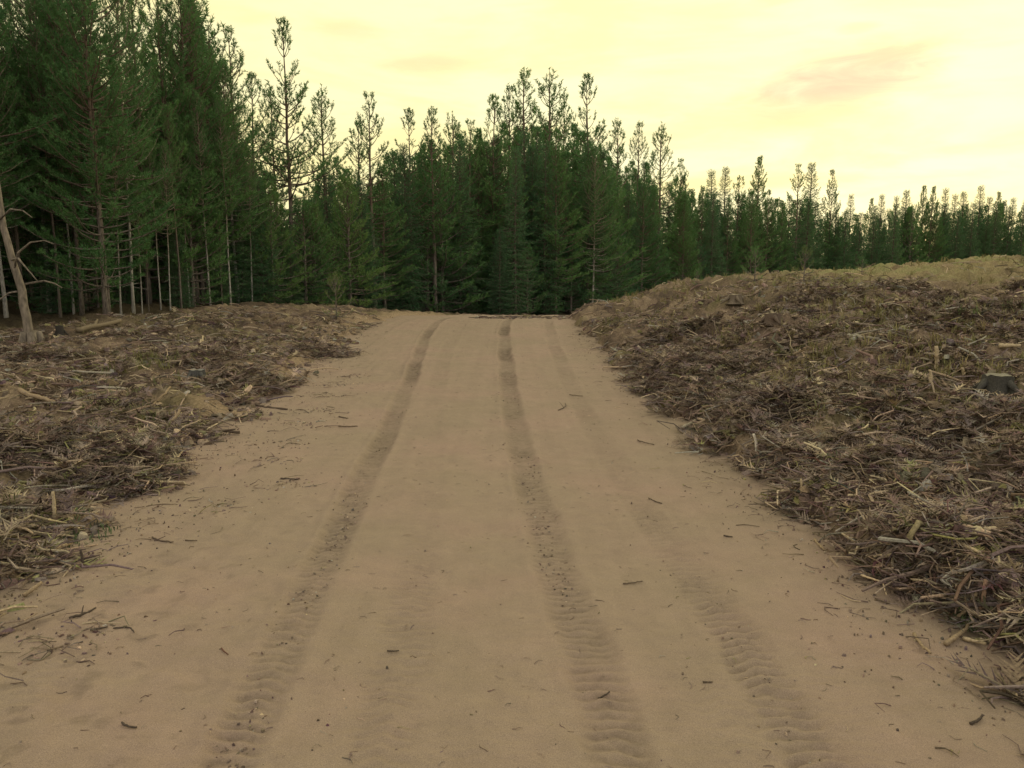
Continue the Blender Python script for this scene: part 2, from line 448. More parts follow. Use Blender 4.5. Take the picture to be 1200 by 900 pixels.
def sprays(acc, X, Y, size, w, lift=0.0):
    """dead conifer sprays: a flat fan of needles and side twigs on the ground"""
    n = len(X); B = 14
    Z = surf_z(X, Y)
    az = rng.uniform(0, 2 * np.pi, n)
    d = np.stack([np.cos(az), np.sin(az), rng.uniform(-.1, .5, n)], -1); d = unit(d)
    sd = unit(np.cross(d, np.array([0, 0, 1.])))
    up = np.cross(sd, d)
    t = np.tile(np.linspace(0, .9, B), (n, 1))
    sgn = np.where(np.arange(B) % 2 == 0, 1, -1)[None]
    base = np.stack([X, Y, Z + .008 + lift], -1)[:, None] + d[:, None] * (t * size[:, None])[..., None]
    ang = rng.uniform(.5, 1.1, (n, B))
    bd = d[:, None] * np.cos(ang)[..., None] + sd[:, None] * (sgn * np.sin(ang))[..., None] + up[:, None] * rng.uniform(-.25, .5, (n, B))[..., None]
    L = size[:, None] * rng.uniform(.3, .55, (n, B)) * (1.05 - t * .6)
    wv = np.cross(bd, up[:, None]) * (L * .07 + .0025)[..., None]
    V = np.stack([base - wv, base + wv, base + bd * L[..., None]], 2).reshape(-1, 3)
    F = np.arange(n * B * 3).reshape(-1, 3)
    acc.add(V, [F], np.repeat(pick_cols(n, w), B * 3, 0))

def chips(acc, X, Y, size, w, thick=.018, lift=.006, flat=.25):
    """broken bark plates and clods: low irregular domes"""
    n = len(X); S = 7
    Z = surf_z(X, Y)
    a = (np.arange(S) / S * 2 * np.pi)[None] + rng.uniform(0, 1, (n, 1))
    rr = size[:, None] * rng.uniform(.55, 1.15, (n, S))
    el = rng.uniform(.35, 1, n)[:, None]; rot = rng.uniform(0, np.pi, n)[:, None]
    x0, y0 = rr * np.cos(a), rr * np.sin(a) * el
    x = x0 * np.cos(rot) - y0 * np.sin(rot); y = x0 * np.sin(rot) + y0 * np.cos(rot)
    tx, ty = rng.normal(0, flat, (n, 1)), rng.normal(0, flat, (n, 1))
    th_ = thick * rng.uniform(.5, 1.6, (n, 1)) * (size[:, None] / size.mean())
    low = np.stack([X[:, None] + x, Y[:, None] + y, Z[:, None] + x * tx + y * ty - th_ * .4 + lift], -1)
    top = np.stack([X[:, None] + x * .72, Y[:, None] + y * .72, Z[:, None] + x * .72 * tx + y * .72 * ty + th_ * rng.uniform(.5, 1.2, (n, S)) + lift], -1)
    ctr = np.stack([X, Y, Z + th_[:, 0] * rng.uniform(.7, 1.3, n) + lift], -1)[:, None]
    V = np.concatenate([low, top, ctr], 1).reshape(-1, 3)
    b = np.arange(n)[:, None] * (2 * S + 1); j = np.arange(S)[None]; j2 = (j + 1) % S
    F4 = np.stack([b + j, b + j2, b + j2 + S, b + j + S], -1).reshape(-1, 4)
    F3 = np.stack([b + j + S, b + j2 + S, np.broadcast_to(b + 2 * S, (n, S))], -1).reshape(-1, 3)
    acc.add(V, [F4, F3], np.repeat(pick_cols(n, w), 2 * S + 1, 0))

def blades(acc, X, Y, h, c0, c1, per=12, spread=.35):
    n = len(X)
    Xb = np.repeat(X, per) + rng.normal(0, .03, n * per); Yb = np.repeat(Y, per) + rng.normal(0, .03, n * per)
    Z = np.repeat(surf_z(X, Y), per)
    H = np.repeat(h, per) * rng.uniform(.5, 1.2, n * per)
    az = rng.uniform(0, 2 * np.pi, n * per); ln = rng.uniform(.1, 1, n * per) * spread * 2
    d = np.stack([np.cos(az) * ln, np.sin(az) * ln, np.ones(n * per)], -1)
    side = np.stack([-np.sin(az), np.cos(az), az * 0], -1) * (.0035 + H * .012)[:, None]
    p0 = np.stack([Xb, Yb, Z - .01], -1); p1 = p0 + d * (H * .55)[:, None]
    d2 = d.copy(); d2[:, 2] *= .45; p2 = p1 + d2 * (H * .5)[:, None]
    V = np.stack([p0 - side, p0 + side, p1 + side * .8, p1 - side * .8, p2], 1).reshape(-1, 3)
    b = np.arange(n * per) * 5
    F4 = np.stack([b, b + 1, b + 2, b + 3], -1); F3 = np.stack([b + 3, b + 2, b + 4], -1)
    f = np.repeat(rng.uniform(0, 1, n), per)[:, None] * .7 + rng.uniform(0, .3, (n * per, 1))
    C = np.array(c0)[None] * (1 - f) + np.array(c1)[None] * f
    acc.add(V, [F4, F3], np.repeat(C, 5, 0))

def scatter(n, side, rmin, rmax, umin=0.0, umax=30, power=1.0):
    """points on one bank, thinning with distance"""
    X = np.empty(0); Y = np.empty(0)
    while len(X) < n:
        m = n * 4
        r = rmin * (rmax / rmin) ** rng.uniform(0, 1, m) ** power
        a = rng.uniform(2, 46, m) if side > 0 else rng.uniform(-50, -6, m)
        x = np.sin(np.radians(a)) * r; y = np.cos(np.radians(a)) * r
        uR, uL = bank_u(x, y)
        u = uR if side > 0 else uL
        ok = (rng.uniform(0, 1, m) < np.clip(.6 + 1.1 * fbm(x * .8, y * .8, 2, 140), .08, 1)) & (rng.uniform(0, 1, m) < 1 - .6 * sm((u - 3) / 4) * sm((y - 10) / 6) * (side > 0)) & (u > umin) & (u < umax) & (x > XF(y) + .3) & (y > 1)
        X = np.concatenate([X, x[ok]]); Y = np.concatenate([Y, y[ok]])
    return X[:n], Y[:n]
U = rng.uniform

KEEP_CLEAR = [ray_ground(*p)[:2] for p in ((1174, 458), (228, 444), (71, 392), (860, 352), (905, 376), (1101, 430), (1092, 452), (1133, 445), (1170, 460), (1094, 567),
              (1155, 660), (1187, 637), (1159, 737), (1178, 740), (1108, 787), (1172, 782), (1150, 776), (974, 656), (1018, 672), (1052, 672), (893, 530), (948, 587), (1008, 398), (1145, 400),
              (1185, 409), (975, 366), (1093, 642), (36, 468), (46, 612), (76, 676), (10, 648), (12, 712), (184, 470), (200, 495), (234, 404), (350, 390), (172, 424), (112, 384))]
def heaps(acc, side, num, rmin, rmax, wts):
    """raked-up heaps of dead sprays and twigs"""
    cx, cy = scatter(num, side, rmin, rmax, .15)
    for x0, y0 in zip(cx, cy):
        if any(abs(x0 - kx) < .5 and -.95 < y0 - ky < .45 for kx, ky in KEEP_CLEAR): continue
        R_ = U(.18, .5); h_ = R_ * U(.28, .5); el_ = U(1.0, 1.9)
        n = int(190 * R_ / .35)
        a = U(0, 6.283, n); q = np.sqrt(U(0, 1, n)) * R_
        X = x0 + np.cos(a) * q * el_; Y = y0 + np.sin(a) * q
        lf = h_ * (1 - (q / R_) ** 2) * U(.45, 1, n)
        w_ = np.array(wts) * rng.uniform(.3, 1.7, len(wts))
        sprays(acc, X, Y, U(.07, .2, n), w_, lf)
        m = n // 2
        twig_mass(acc, X[:m], Y[:m], U(.08, .3, m), U(.003, .008, m), rng.normal(.0, .3, m), w_, lf[:m], .3)
# right bank
acc = Acc()
heaps(acc, 1, 135, 3, 17, (.3, .7, 1.6, 2.4, 2.4, 1.8, 1.5, .3, .4, .1))
WR = (.5, .9, 1.8, 2.6, 2.4, 1.4, 1.2, .5, .3, .2)
X, Y = scatter(13000, 1, 2.6, 20, .02); n = len(X)
twig_mass(acc, X, Y, U(.06, .24, n) * (1 + Y * .02), U(.0025, .007, n) * (1 + Y * .04), rng.normal(.06, .22, n), WR, .01, .3)
X, Y = scatter(1500, 1, 2.6, 26, .02); n = len(X)
twig_mass(acc, X, Y, U(.16, .46, n), U(.006, .0135, n) * (1 + Y * .02), rng.normal(.08, .2, n), (1.5, 1.6, 1.6, 1.4, 1.2, .8, .6, .9, .2, .8), .012, .2, 5)
X, Y = scatter(5200, 1, 2.6, 20, .02); n = len(X)
sprays(acc, X, Y, U(.07, .26, n), (.7, 1, 1.6, 2.2, 2, 1.6, .8, .2, .5, .3))
X, Y = scatter(5200, 1, 2.6, 18, .0); n = len(X)
chips(acc, X, Y, U(.02, .065, n) * (1 + Y * .02), (.5, 1, 2, 2.4, 2.2, 1.2, 1, .6, .9, .3), .02, .0, .35)
X, Y = scatter(1600, 1, 2.6, 15, .02); n = len(X)
twig_mass(acc, X, Y, U(.05, .17, n), U(.004, .0085, n), rng.normal(.5, .4, n), (2.4, 2, 1.0, .6, .3, .4, .3, .8, .3, 1.6), .0, .38, 5)
X, Y = scatter(9000, 1, 2.6, 17, .0, 30); n = len(X)
sprays(acc, X, Y, U(.06, .2, n), (.4, .8, 1.2, 2.2, 2.6, 1.8, 1.2, .2, .3, .1))
X, Y = scatter(2500, 1, 2.6, 12, .02, .6); n = len(X)
twig_mass(acc, X, Y, U(.06, .26, n), U(.003, .009, n), rng.normal(.3, .4, n), WR, .0, .3)
X, Y = scatter(70, 1, 4, 24, 1.1); n = len(X)
twig_mass(acc, X, Y, U(.35, .9, n), U(.011, .026, n), rng.normal(.05, .06, n), (.3, .8, 1.6, 1.8, 1.2, .8, .6, .6, .1, .1), .0, .12, 7)
tag(link('forest_slash', acc.mesh('slash_right', [M_DEBRIS])), kind='stuff')
# left bank
acc = Acc()
heaps(acc, -1, 84, 4, 17, (.3, .7, 1.6, 2.4, 2.4, 1.8, 1.4, .3, .6, .1))
WL = (.5, .9, 1.7, 2.4, 2.2, 1.3, 1.1, .5, .6, .25)
X, Y = scatter(10000, -1, 3.4, 22, -.05); n = len(X)
twig_mass(acc, X, Y, U(.06, .24, n) * (1 + Y * .02), U(.0025, .007, n) * (1 + Y * .04), rng.normal(.02, .16, n), WL, .008, .3)
X, Y = scatter(1200, -1, 3.4, 24, -.05); n = len(X)
twig_mass(acc, X, Y, U(.16, .5, n), U(.006, .013, n) * (1 + Y * .02), rng.normal(.03, .14, n), (1.6, 1.8, 1.6, 1.4, 1, .6, .4, .9, .2, .8), .01, .2, 5)
X, Y = scatter(8000, -1, 3.4, 20, 0); n = len(X)
sprays(acc, X, Y, U(.07, .28, n), (.6, .9, 1.6, 2.2, 2.2, 1.4, .9, .2, .6, .3))
X, Y = scatter(4600, -1, 3.4, 18, -.1); n = len(X)
chips(acc, X, Y, U(.02, .065, n) * (1 + Y * .03), (.5, .9, 1.8, 2.4, 2.4, 1.2, 1.1, .6, 1, .3), .02, .0, .22)
X, Y = scatter(50, -1, 5, 22, 1.1); n = len(X)
twig_mass(acc, X, Y, U(.35, .9, n), U(.011, .026, n), rng.normal(.03, .05, n), (.3, .8, 1.6, 1.8, 1.2, .8, .6, .6, .1, .1), .0, .12, 7)
tag(link('forest_slash', acc.mesh('slash_left', [M_DEBRIS])), kind='stuff')
# dry grass and moss of the clearing
acc = Acc()
X, Y = scatter(2600, 1, 9, 40, 1.0); n = len(X)
blades(acc, X, Y, U(.08, .22, n), (.26, .2, .1), (.17, .18, .07), 9)
X, Y = scatter(420, 1, 3, 12, .3); n = len(X)
blades(acc, X, Y, U(.05, .14, n), (.24, .19, .10), (.13, .15, .06), 9)
X, Y = scatter(600, -1, 4, 22, .1); n = len(X)
blades(acc, X, Y, U(.05, .15, n), (.2, .16, .08), (.11, .14, .055), 10)
tag(link('grass', acc.mesh('dry_grass', [M_DEBRIS])), kind='stuff')

# crumbs on the sand
acc = Acc()
def on_road(n, yc=None):
    y = 2.2 * (20 / 2.2) ** U(0, 1, n) if yc is None else yc
    return XL(y) + (XR(y) - XL(y)) * U(.0, 1, n), y
WD = (.4, .8, 2, 2.4, 2, .8, .6, .3, .2, .1)
X, Y = on_road(650); n = len(X)
chips(acc, X, Y, U(.002, .007, n) * (1 + Y * .03), WD, .004, .0, .15)
for k, num in ((0, 160), (1, 200), (2, 40), (3, 10)):
    (ty, tx), w, dep, dk = TRACKS[k]
    y = 2.3 * (14 / 2.3) ** U(0, 1, num)
    x = curve(ty, tx, 4)(y) + rng.normal(0, w * .33, num)
    keep = fbm(y * .45 + 9 * k, x * .8, 3, 82 + k) > -.25
    x, y = x[keep], y[keep]
    chips(acc, x, y, U(.003, .009, len(x)) * (1 + y * .02), WD, .0045, .0, .2)
y = 3.5 * (18 / 3.5) ** U(0, 1, 900); x = XL(y) + np.abs(rng.normal(0, .28, 900))
chips(acc, x, y, U(.003, .010, 900), WD, .007, .0, .15)
y = 2.8 * (18 / 2.8) ** U(0, 1, 700); x = XR(y) - np.abs(rng.normal(0, .22, 700))
chips(acc, x, y, U(.003, .012, 700), WD, .007, .0, .15)
y = 3.0 * (18 / 3.0) ** U(0, 1, 200); x = XL(y) + np.abs(rng.normal(0, .35, 200))
twig_mass(acc, x, y, U(.03, .16, 200), U(.0015, .004, 200), U(0, .05, 200), WD, .003, .25)
y = 2.6 * (18 / 2.6) ** U(0, 1, 160); x = XR(y) - np.abs(rng.normal(0, .3, 160))
twig_mass(acc, x, y, U(.04, .16, 160), U(.0015, .0035, 160), U(0, .05, 160), WD, .003, .25)
for k, y0_, y1_, num in ((0, 3.5, 6.0, 420), (1, 4.0, 7.5, 420), (0, 2.5, 3.0, 60), (2, 2.7, 4.5, 60)):
    (ty, tx), w_, dep, dk = TRACKS[k]
    y = U(y0_, y1_, num); x = curve(ty, tx, 4)(y) + rng.normal(0, w_ * .26, num)
    keep = fbm(x * 8, y * 5, 2, 150) > -.1
    chips(acc, x[keep], y[keep], U(.003, .010, keep.sum()), WD, .0025, .0, .12)
y = 2.3 * (12 / 2.3) ** U(0, 1, 700); x = XL(y) + (XR(y) - XL(y)) * U(0, 1, 700)
twig_mass(acc, x, y, U(.012, .05, 700), U(.001, .0024, 700), U(0, .05, 700), WD, .001, .2, 3)
for px_, py_ in ((412, 442), (398, 454), (384, 466), (368, 486), (352, 500), (334, 522), (312, 545), (245, 600), (60, 770), (45, 790), (330, 575)):
    x_, y_, z_ = ray_ground(px_, py_)
    n_ = 45
    chips(acc, x_ + rng.normal(0, .16, n_), y_ + rng.normal(0, .12, n_), U(.004, .018, n_), WD, .004, .0, .15)
    twig_mass(acc, x_ + rng.normal(0, .14, 9), y_ + rng.normal(0, .1, 9), U(.05, .2, 9), U(.002, .005, 9), U(0, .06, 9), WD, .002, .25)
x = U(-1.0, 1.7, 420); y = 22.6 - .25 * x + rng.normal(0, .25, 420)
chips(acc, x, y, U(.02, .07, 420), WD, .015, .0, .2)
twig_mass(acc, x[:90], y[:90], U(.15, .5, 90), U(.006, .014, 90), U(0, .08, 90), WD, .006, .2)
tag(link('litter', acc.mesh('sand_litter', [M_DEBRIS])), kind='stuff')

# ------------------------------------------------------------------ individual pieces of wood
def stick_mesh(name, pts, r0, r1, col, S=7, forks=()):
    a = Acc()
    def one(p, ra, rb):
        p = np.array(p, float)
        # resample with a slight wobble
        t = np.linspace(0, 1, len(p)); tt = np.linspace(0, 1, max(len(p) * 2, 7))
        q = np.stack([np.interp(tt, t, p[:, i]) for i in range(3)], -1)
        L = np.linalg.norm(q[-1] - q[0])
        q[1:-1] += rng.normal(0, L * .008, q[1:-1].shape)
        rr = np.linspace(ra, rb, len(tt)) * rng.uniform(.88, 1.12, len(tt))
        V, Fl = tubes(q[None], rr[None], S, True)
        a.add(V, Fl, np.array(col))
    one(pts, r0, r1)
    for f in forks: one(f[0], f[1], f[2])
    return a.mesh(name, [M_DEBRIS], True)

def px_stick(name, label, cat, pa, pb, r, col, rise=0.0, bow=.06, forks=0, group=None, upright=False, h=.0, tilt=(0, 0)):
    if name == 'twig': r *= .6
    """a stick lying (or standing) where the photograph shows it"""
    ax, ay, _ = ray_ground(*pa)
    az = float(surf_z(ax, ay)[0])
    if upright:
        end = np.array([tilt[0] * h, tilt[1] * h, h]); st = np.array([0, 0, -.05])
    else:
        bx, by, _ = ray_ground(*pb)
        bz = float(surf_z(bx, by)[0])
        st = np.array([0, 0, r * .7 + .004]); end = np.array([bx - ax, by - ay, bz - az + r * .7 + .004 + rise])
    d = end - st; L = np.linalg.norm(d); sd = unit(np.cross(d, [0, 0, 1.])) if not upright else np.array([1., 0, 0])
    pts = [st + d * t + sd * bow * L * math.sin(math.pi * t) for t in np.linspace(0, 1, 6)]
    if not upright:   # follow the ground between the ends
        for q in pts[1:-1]:
            q[2] = max(q[2], float(surf_z(ax + q[0], ay + q[1])[0]) - az + r * .6)
    fk = []
    for k in range(forks):
        t = .35 + .4 * k / max(forks - 1, 1); b = st + d * t + sd * bow * L * math.sin(math.pi * t)
        e = b + d * .28 + sd * (1 if k % 2 else -1) * L * .2 + np.array([0, 0, .02 + L * .06])
        fk.append(([b, (b + e) / 2 + np.array([0, 0, .006]), e], r * .6, r * .35))
    o = link(name, stick_mesh(name, pts, r, r * .7, col, 7, fk))
    o.location = (ax, ay, az)
    return tag(o, label, cat, group)
PALE, TAN, GREY, DRK, BLK = (.40, .32, .21), (.28, .21, .135), (.24, .215, .18), (.10, .074, .055), (.072, .055, .044)
G_ROAD, G_LEFT, G_RIGHT = 'twigs lying on the sand road', 'sticks in the slash of the left verge', 'sticks in the slash of the right bank'
T = px_stick
# on the sand
T('twig', 'dark forked twig, uppermost of three near the lower left road edge', 'twig', (55, 752), (88, 735), .011, BLK, 0, .12, 1, G_ROAD)
T('twig', 'short dark straight twig lying left of a curved one near lower left edge', 'twig', (79, 767), (101, 764), .009, BLK, 0, .03, 0, G_ROAD)
T('twig', 'dark curved hook-shaped twig on the sand at lower left', 'twig', (108, 765), (133, 770), .007, BLK, 0, -.25, 0, G_ROAD)
T('twig', 'dark bent twig on pale sand just below the left verge tip', 'twig', (163, 640), (188, 646), .010, DRK, 0, .12, 0, G_ROAD)
T('twig', 'small dark twig lying right of the bent one left of the left rut', 'twig', (203, 644), (217, 646), .007, DRK, 0, .05, 0, G_ROAD)
T('twig', 'small reddish brown twig pointing down the road left of the left rut', 'twig', (240, 795), (248, 802), .006, (.12, .06, .045), 0, .05, 0, G_ROAD)
T('twig', 'dark short twig lying across the bottom left corner of the road', 'twig', (110, 891), (128, 899), .008, BLK, 0, .1, 0, G_ROAD)
T('twig', 'dark twig lying diagonally right of the faint right-hand track', 'twig', (765, 590), (781, 597), .009, DRK, 0, .06, 0, G_ROAD)
T('twig', 'thin brown twig lying across the sand between the right rut and the faint track', 'twig', (736, 702), (760, 701), .007, DRK, 0, .03, 0, G_ROAD)
T('twig', 'dark flat twig high on the right half of the road near the bank', 'twig', (668, 464), (684, 466), .010, DRK, 0, .05, 0, G_ROAD)
T('twig', 'dark branched twig on the sand below the flat twig near right bank', 'twig', (655, 484), (663, 476), .008, BLK, 0, .1, 1, G_ROAD)
T('twig', 'dark twig under the jutting edge of the right bank at mid road', 'twig', (750, 521), (770, 526), .010, DRK, 0, .08, 0, G_ROAD)
T('twig', 'small dark crumb of wood on the sand below the corner of the right bank', 'twig', (857, 641), (868, 643), .009, BLK, 0, .05, 0, G_ROAD)
T('twig', 'dark twig pointing at the right bank where the slash juts into the sand', 'twig', (1046, 726), (1064, 732), .008, DRK, 0, .05, 0, G_ROAD)
T('twig', 'dark twig at the bottom right corner of the road', 'twig', (1176, 893), (1190, 884), .010, BLK, 0, .06, 0, G_ROAD)
T('twig', 'brown twig lying across the far left of the road near its crest', 'twig', (393, 504), (416, 503), .012, (.12, .085, .06), 0, .06, 0, G_ROAD)
T('twig', 'dark twig beside the left verge near the clump of needles', 'twig', (322, 569), (343, 571), .011, BLK, 0, .05, 0, G_ROAD)
T('twig', 'dark twig lying beyond the others on the left side below the crest', 'twig', (394, 492), (405, 494), .012, DRK, 0, .04, 0, G_ROAD)
T('twig', 'dark piece of stick on the centre of the near road beside the right rut', 'twig', (708, 852), (722, 845), .007, BLK, 0, .04, 0, G_ROAD)
T('twig', 'small dark twig on the centre strip between the two main ruts', 'twig', (445, 790), (460, 789), .007, BLK, 0, .08, 0, G_ROAD)
T('twig', 'short dark twig on the near right sand right of the faint track', 'twig', (838, 833), (850, 836), .007, DRK, 0, .04, 0, G_ROAD)
T('twig', 'thin long brown root lying on sand at the left verge', 'root', (158, 601), (196, 598), .006, (.14, .1, .07), 0, -.12, 0, G_ROAD)
# left verge
T('broken_branch', 'long pale stick bent in the middle, lying at the left edge of the slash', 'stick', (17, 460), (56, 477), .030, TAN, .03, .06, 0, G_LEFT)
T('broken_stick', 'thin pale stake standing upright in the left slash', 'stick', (46, 612), None, .013, PALE, 0, .01, 0, G_LEFT, True, .17, (.0, .02))
T('broken_stick', 'small dark stake standing at the tip of the left verge', 'stick', (76, 676), None, .010, BLK, 0, .02, 0, G_LEFT, True, .1, (-.05, 0))
T('broken_branch', 'pale splintered stick slanting at the left frame edge above the lowest litter', 'stick', (0, 651), (17, 644), .012, TAN, .05, .03, 0, G_LEFT)
T('broken_branch', 'pale stick lying lowest of all in the left verge', 'stick', (0, 716), (24, 708), .012, TAN, .03, .04, 0, G_LEFT)
T('broken_branch', 'slim pale stick leaning up out of dark litter in mid left slash', 'stick', (172, 478), (196, 462), .014, TAN, .06, .02, 0, G_LEFT)
T('broken_branch', 'pale crooked stick on the reddish left slash below the grey stump', 'stick', (195, 497), (205, 494), .018, TAN, .1, .1, 1, G_LEFT)
T('broken_branch', 'dark stick reaching out of the left slash onto the sand', 'stick', (296, 478), (333, 484), .016, DRK, 0, .04, 0, G_LEFT)
T('broken_branch', 'dark flat branch jutting far out of the left verge over the sand', 'stick', (190, 505), (275, 513), .022, DRK, .0, .03, 2, G_LEFT)
T('broken_branch', 'dark root jutting over the sand nearest the left rut', 'stick', (150, 560), (200, 566), .02, BLK, 0, .05, 1, G_LEFT)
T('broken_branch', 'thin pale stick upright against the upper left slash near the mossy hump', 'stick', (230, 408), (237, 400), .02, PALE, .08, .02, 0, G_LEFT)
T('broken_branch', 'pale short stick near the far end of the left slash', 'stick', (346, 388), (356, 392), .022, PALE, .03, .03, 0, G_LEFT)
T('broken_branch', 'dark stick lying at the far tip of the left verge beside the road crest', 'stick', (372, 416), (401, 420), .02, DRK, 0, .04, 0, G_LEFT)
# right bank
T('broken_stick', 'pale stick standing upright left of the grey stump on right bank', 'stick', (1101, 430), None, .028, PALE, 0, .02, 0, G_RIGHT, True, .2, (-.1, 0))
T('broken_stick', 'short pale stick standing below the upright one on the right bank', 'stick', (1092, 452), None, .018, PALE, 0, .12, 0, G_RIGHT, True, .14, (.05, 0))
T('broken_stick', 'pale stub of branch standing between upright stick and grey stump', 'stick', (1133, 445), None, .02, PALE, 0, .1, 0, G_RIGHT, True, .11, (-.15, 0))
T('broken_branch', 'pale stick rising to the right, one arm of a cross before the grey stump', 'stick', (1166, 464), (1177, 457), .011, PALE, .08, .02, 0, G_RIGHT)
T('broken_branch', 'pale stick rising to the left, one arm of a cross before the grey stump', 'stick', (1172, 463), (1161, 457), .011, PALE, .06, .02, 0, G_RIGHT)
T('broken_branch', 'straight pale stick slanting on the right slash near its middle', 'stick', (1083, 555), (1105, 580), .014, TAN, .05, .02, 0, G_RIGHT)
T('broken_branch', 'pale stick slanting down below the curled root in the right foreground', 'stick', (1142, 650), (1170, 670), .011, PALE, .04, .01, 0, G_RIGHT)
T('broken_branch', 'long pale twig running off at the right frame edge', 'stick', (1174, 634), (1200, 640), .011, PALE, .05, .02, 0, G_RIGHT)
T('broken_branch', 'pale forked stick leaning upward in the near corner of right slash', 'stick', (1148, 752), (1170, 722), .012, TAN, .03, .05, 1, G_RIGHT)
T('broken_branch', 'reddish stick standing behind the forked stick in the near right slash', 'stick', (1176, 745), (1180, 730), .012, (.26, .17, .12), .12, .02, 0, G_RIGHT)
T('broken_branch', 'thin pale stick dropping from the near right slash onto the sand', 'stick', (1097, 772), (1119, 803), .008, TAN, .01, .04, 0, G_RIGHT)
T('broken_branch', 'pale straight stick lying at the bottom of the near right slash', 'stick', (1158, 778), (1187, 787), .010, PALE, .02, .02, 0, G_RIGHT)
T('broken_branch', 'tan slanting stick above the straight one at the bottom of right slash', 'stick', (1137, 786), (1165, 766), .012, TAN, .03, .02, 0, G_RIGHT)
T('broken_branch', 'pale stick dropping to the sand where right slash first juts out', 'stick', (968, 648), (981, 665), .009, TAN, .0, .03, 0, G_RIGHT)
T('broken_branch', 'pale broken stick end with split tip over the sand in right slash', 'stick', (1012, 668), (1024, 677), .014, PALE, .02, .03, 1, G_RIGHT)
T('broken_branch', 'pale bent stick lying over dark needles behind the split stick end', 'stick', (1041, 666), (1064, 678), .010, PALE, .05, .2, 0, G_RIGHT)
T('broken_stick', 'white-tipped stick standing at the road edge of the right bank', 'stick', (893, 530), None, .016, (.55, .5, .42), 0, .05, 0, G_RIGHT, True, .14, (-.25, 0))
T('broken_stick', 'short pale stick standing alone in mid right slash', 'stick', (948, 587), None, .010, PALE, 0, .04, 0, G_RIGHT, True, .12, (0, .05))
T('broken_branch', 'pale stick lying on the road edge at the foot of the right bank', 'stick', (803, 508), (818, 501), .022, (.3, .26, .2), .02, .04, 0, G_RIGHT)
T('broken_branch', 'grey branch lying across the upper right slash below the crest', 'stick', (985, 395), (1030, 402), .03, GREY, .03, .04, 1, G_RIGHT)
T('broken_branch', 'pale long branch lying flat near the right frame edge above the stump', 'stick', (1125, 398), (1165, 402), .022, TAN, .02, .03, 0, G_RIGHT)
T('broken_branch', 'pale stick lying at the right frame edge level with upright stick', 'stick', (1172, 408), (1198, 410), .025, PALE, .02, .02, 0, G_RIGHT)
T('broken_stick', 'dark thin stake standing in brown slash on the crest of right bank', 'stick', (975, 366), None, .03, DRK, 0, .02, 0, G_RIGHT, True, .22, (.05, 0))

# curled root in the right foreground
x, y, z = ray_ground(1093, 642); z = float(surf_z(x, y)[0])
a_ = np.linspace(math.pi, .05, 9)
pts = [(.075 * math.cos(t), 0.02 * math.sin(2 * t), .115 * math.sin(t)) for t in a_]
o = link('curled_root', stick_mesh('curled_root', pts, .022, .012, (.24, .2, .115), 8))
o.location = (x, y, z - .015); o.rotation_euler.z = .3
tag(o, 'thick curled root arching out of the right foreground slash', 'root', G_RIGHT)

# stumps
def stump(label, px, py, rad_, hgt, side_col, top_col, lean=0.0, group='stumps left in the clearing', roots=4):
    x, y, z = ray_ground(px, py); z = float(surf_z(x, y)[0])
    root = empty('tree_stump', (x, y, z - .06), label, 'stump', group, random.uniform(0, 6))
    a = Acc(); S = 18; ks = np.array([0, .12, .3, .6, .9, 1.0])
    ang = np.arange(S) / S * 2 * np.pi
    prof = np.array([1.45, 1.2, 1.05, 1.0, .98, .95])
    lob = 1 + .09 * np.sin(ang * 3 + 1) + .06 * np.sin(ang * 5 + 2)
    Vv = []
    for k, p in zip(ks, prof):
        rr = rad_ * (1 + (p * lob - 1) * (1 if k < .5 else .6)) * rng.uniform(.96, 1.04, S)
        Vv.append(np.stack([rr * np.cos(ang) + lean * k * hgt, rr * np.sin(ang), np.full(S, k * (hgt + .06)) + (rng.normal(0, .006, S) if k == 1 else 0)], -1))
    Vv = np.array(Vv); n_ = len(ks)
    i = np.arange(n_ - 1)[:, None] * S; j = np.arange(S)[None]; j2 = (j + 1) % S
    a.add(Vv.reshape(-1, 3), [np.stack([i + j, i + j2, i + j2 + S, i + j + S], -1).reshape(-1, 4)], np.array(side_col))
    for q in range(roots):
        t = q / roots * 6.28 + random.uniform(-.3, .3); r2 = rad_ * random.uniform(1.8, 2.5)
        P = np.array([[(rad_ * .8 * math.cos(t), rad_ * .8 * math.sin(t), .14), (rad_ * 1.4 * math.cos(t + .1), rad_ * 1.4 * math.sin(t + .1), .08), (r2 * math.cos(t + .2), r2 * math.sin(t + .2), .0)]])
        Vt, Ft = tubes(P, np.array([[.3, .2, .08]]) * rad_, 7, True)
        a.add(Vt, Ft, np.array(side_col))
    link('bark', a.mesh('stump_bark', [M_DEBRIS], True), root)
    top = Vv[-1] * np.array([.97, .97, 1]); top[:, 2] += .004
    c_ = top.mean(0)
    mid = c_ + (top - c_) * .5
    V = np.concatenate([top, mid, [c_]])
    F4 = np.stack([np.arange(S), (np.arange(S) + 1) % S, (np.arange(S) + 1) % S + S, np.arange(S) + S], -1)
    F3 = np.stack([np.arange(S) + S, (np.arange(S) + 1) % S + S, np.full(S, 2 * S)], -1)
    b = Acc(); b.add(V, [F4, F3], np.array(top_col) * rng.uniform(.85, 1.1, (len(V), 1)))
    link('cut_face', b.mesh('stump_top', [M_DEBRIS]), root)
    return root
stump('grey-sided stump with pale flat top near the right frame edge', 1174, 458, .13, .13, (.06, .057, .05), (.2, .185, .145))
stump('low grey stump in the reddish left slash beside the road', 228, 444, .11, .12, (.07, .068, .065), (.17, .165, .155))
stump('small dark stump with mossy side at the foot of left forest', 71, 392, .07, .17, (.045, .04, .035), (.17, .16, .09), .1, roots=2)
stump('low weathered stump near the crest of the right bank', 860, 352, .13, .12, (.15, .12, .09), (.28, .23, .16))
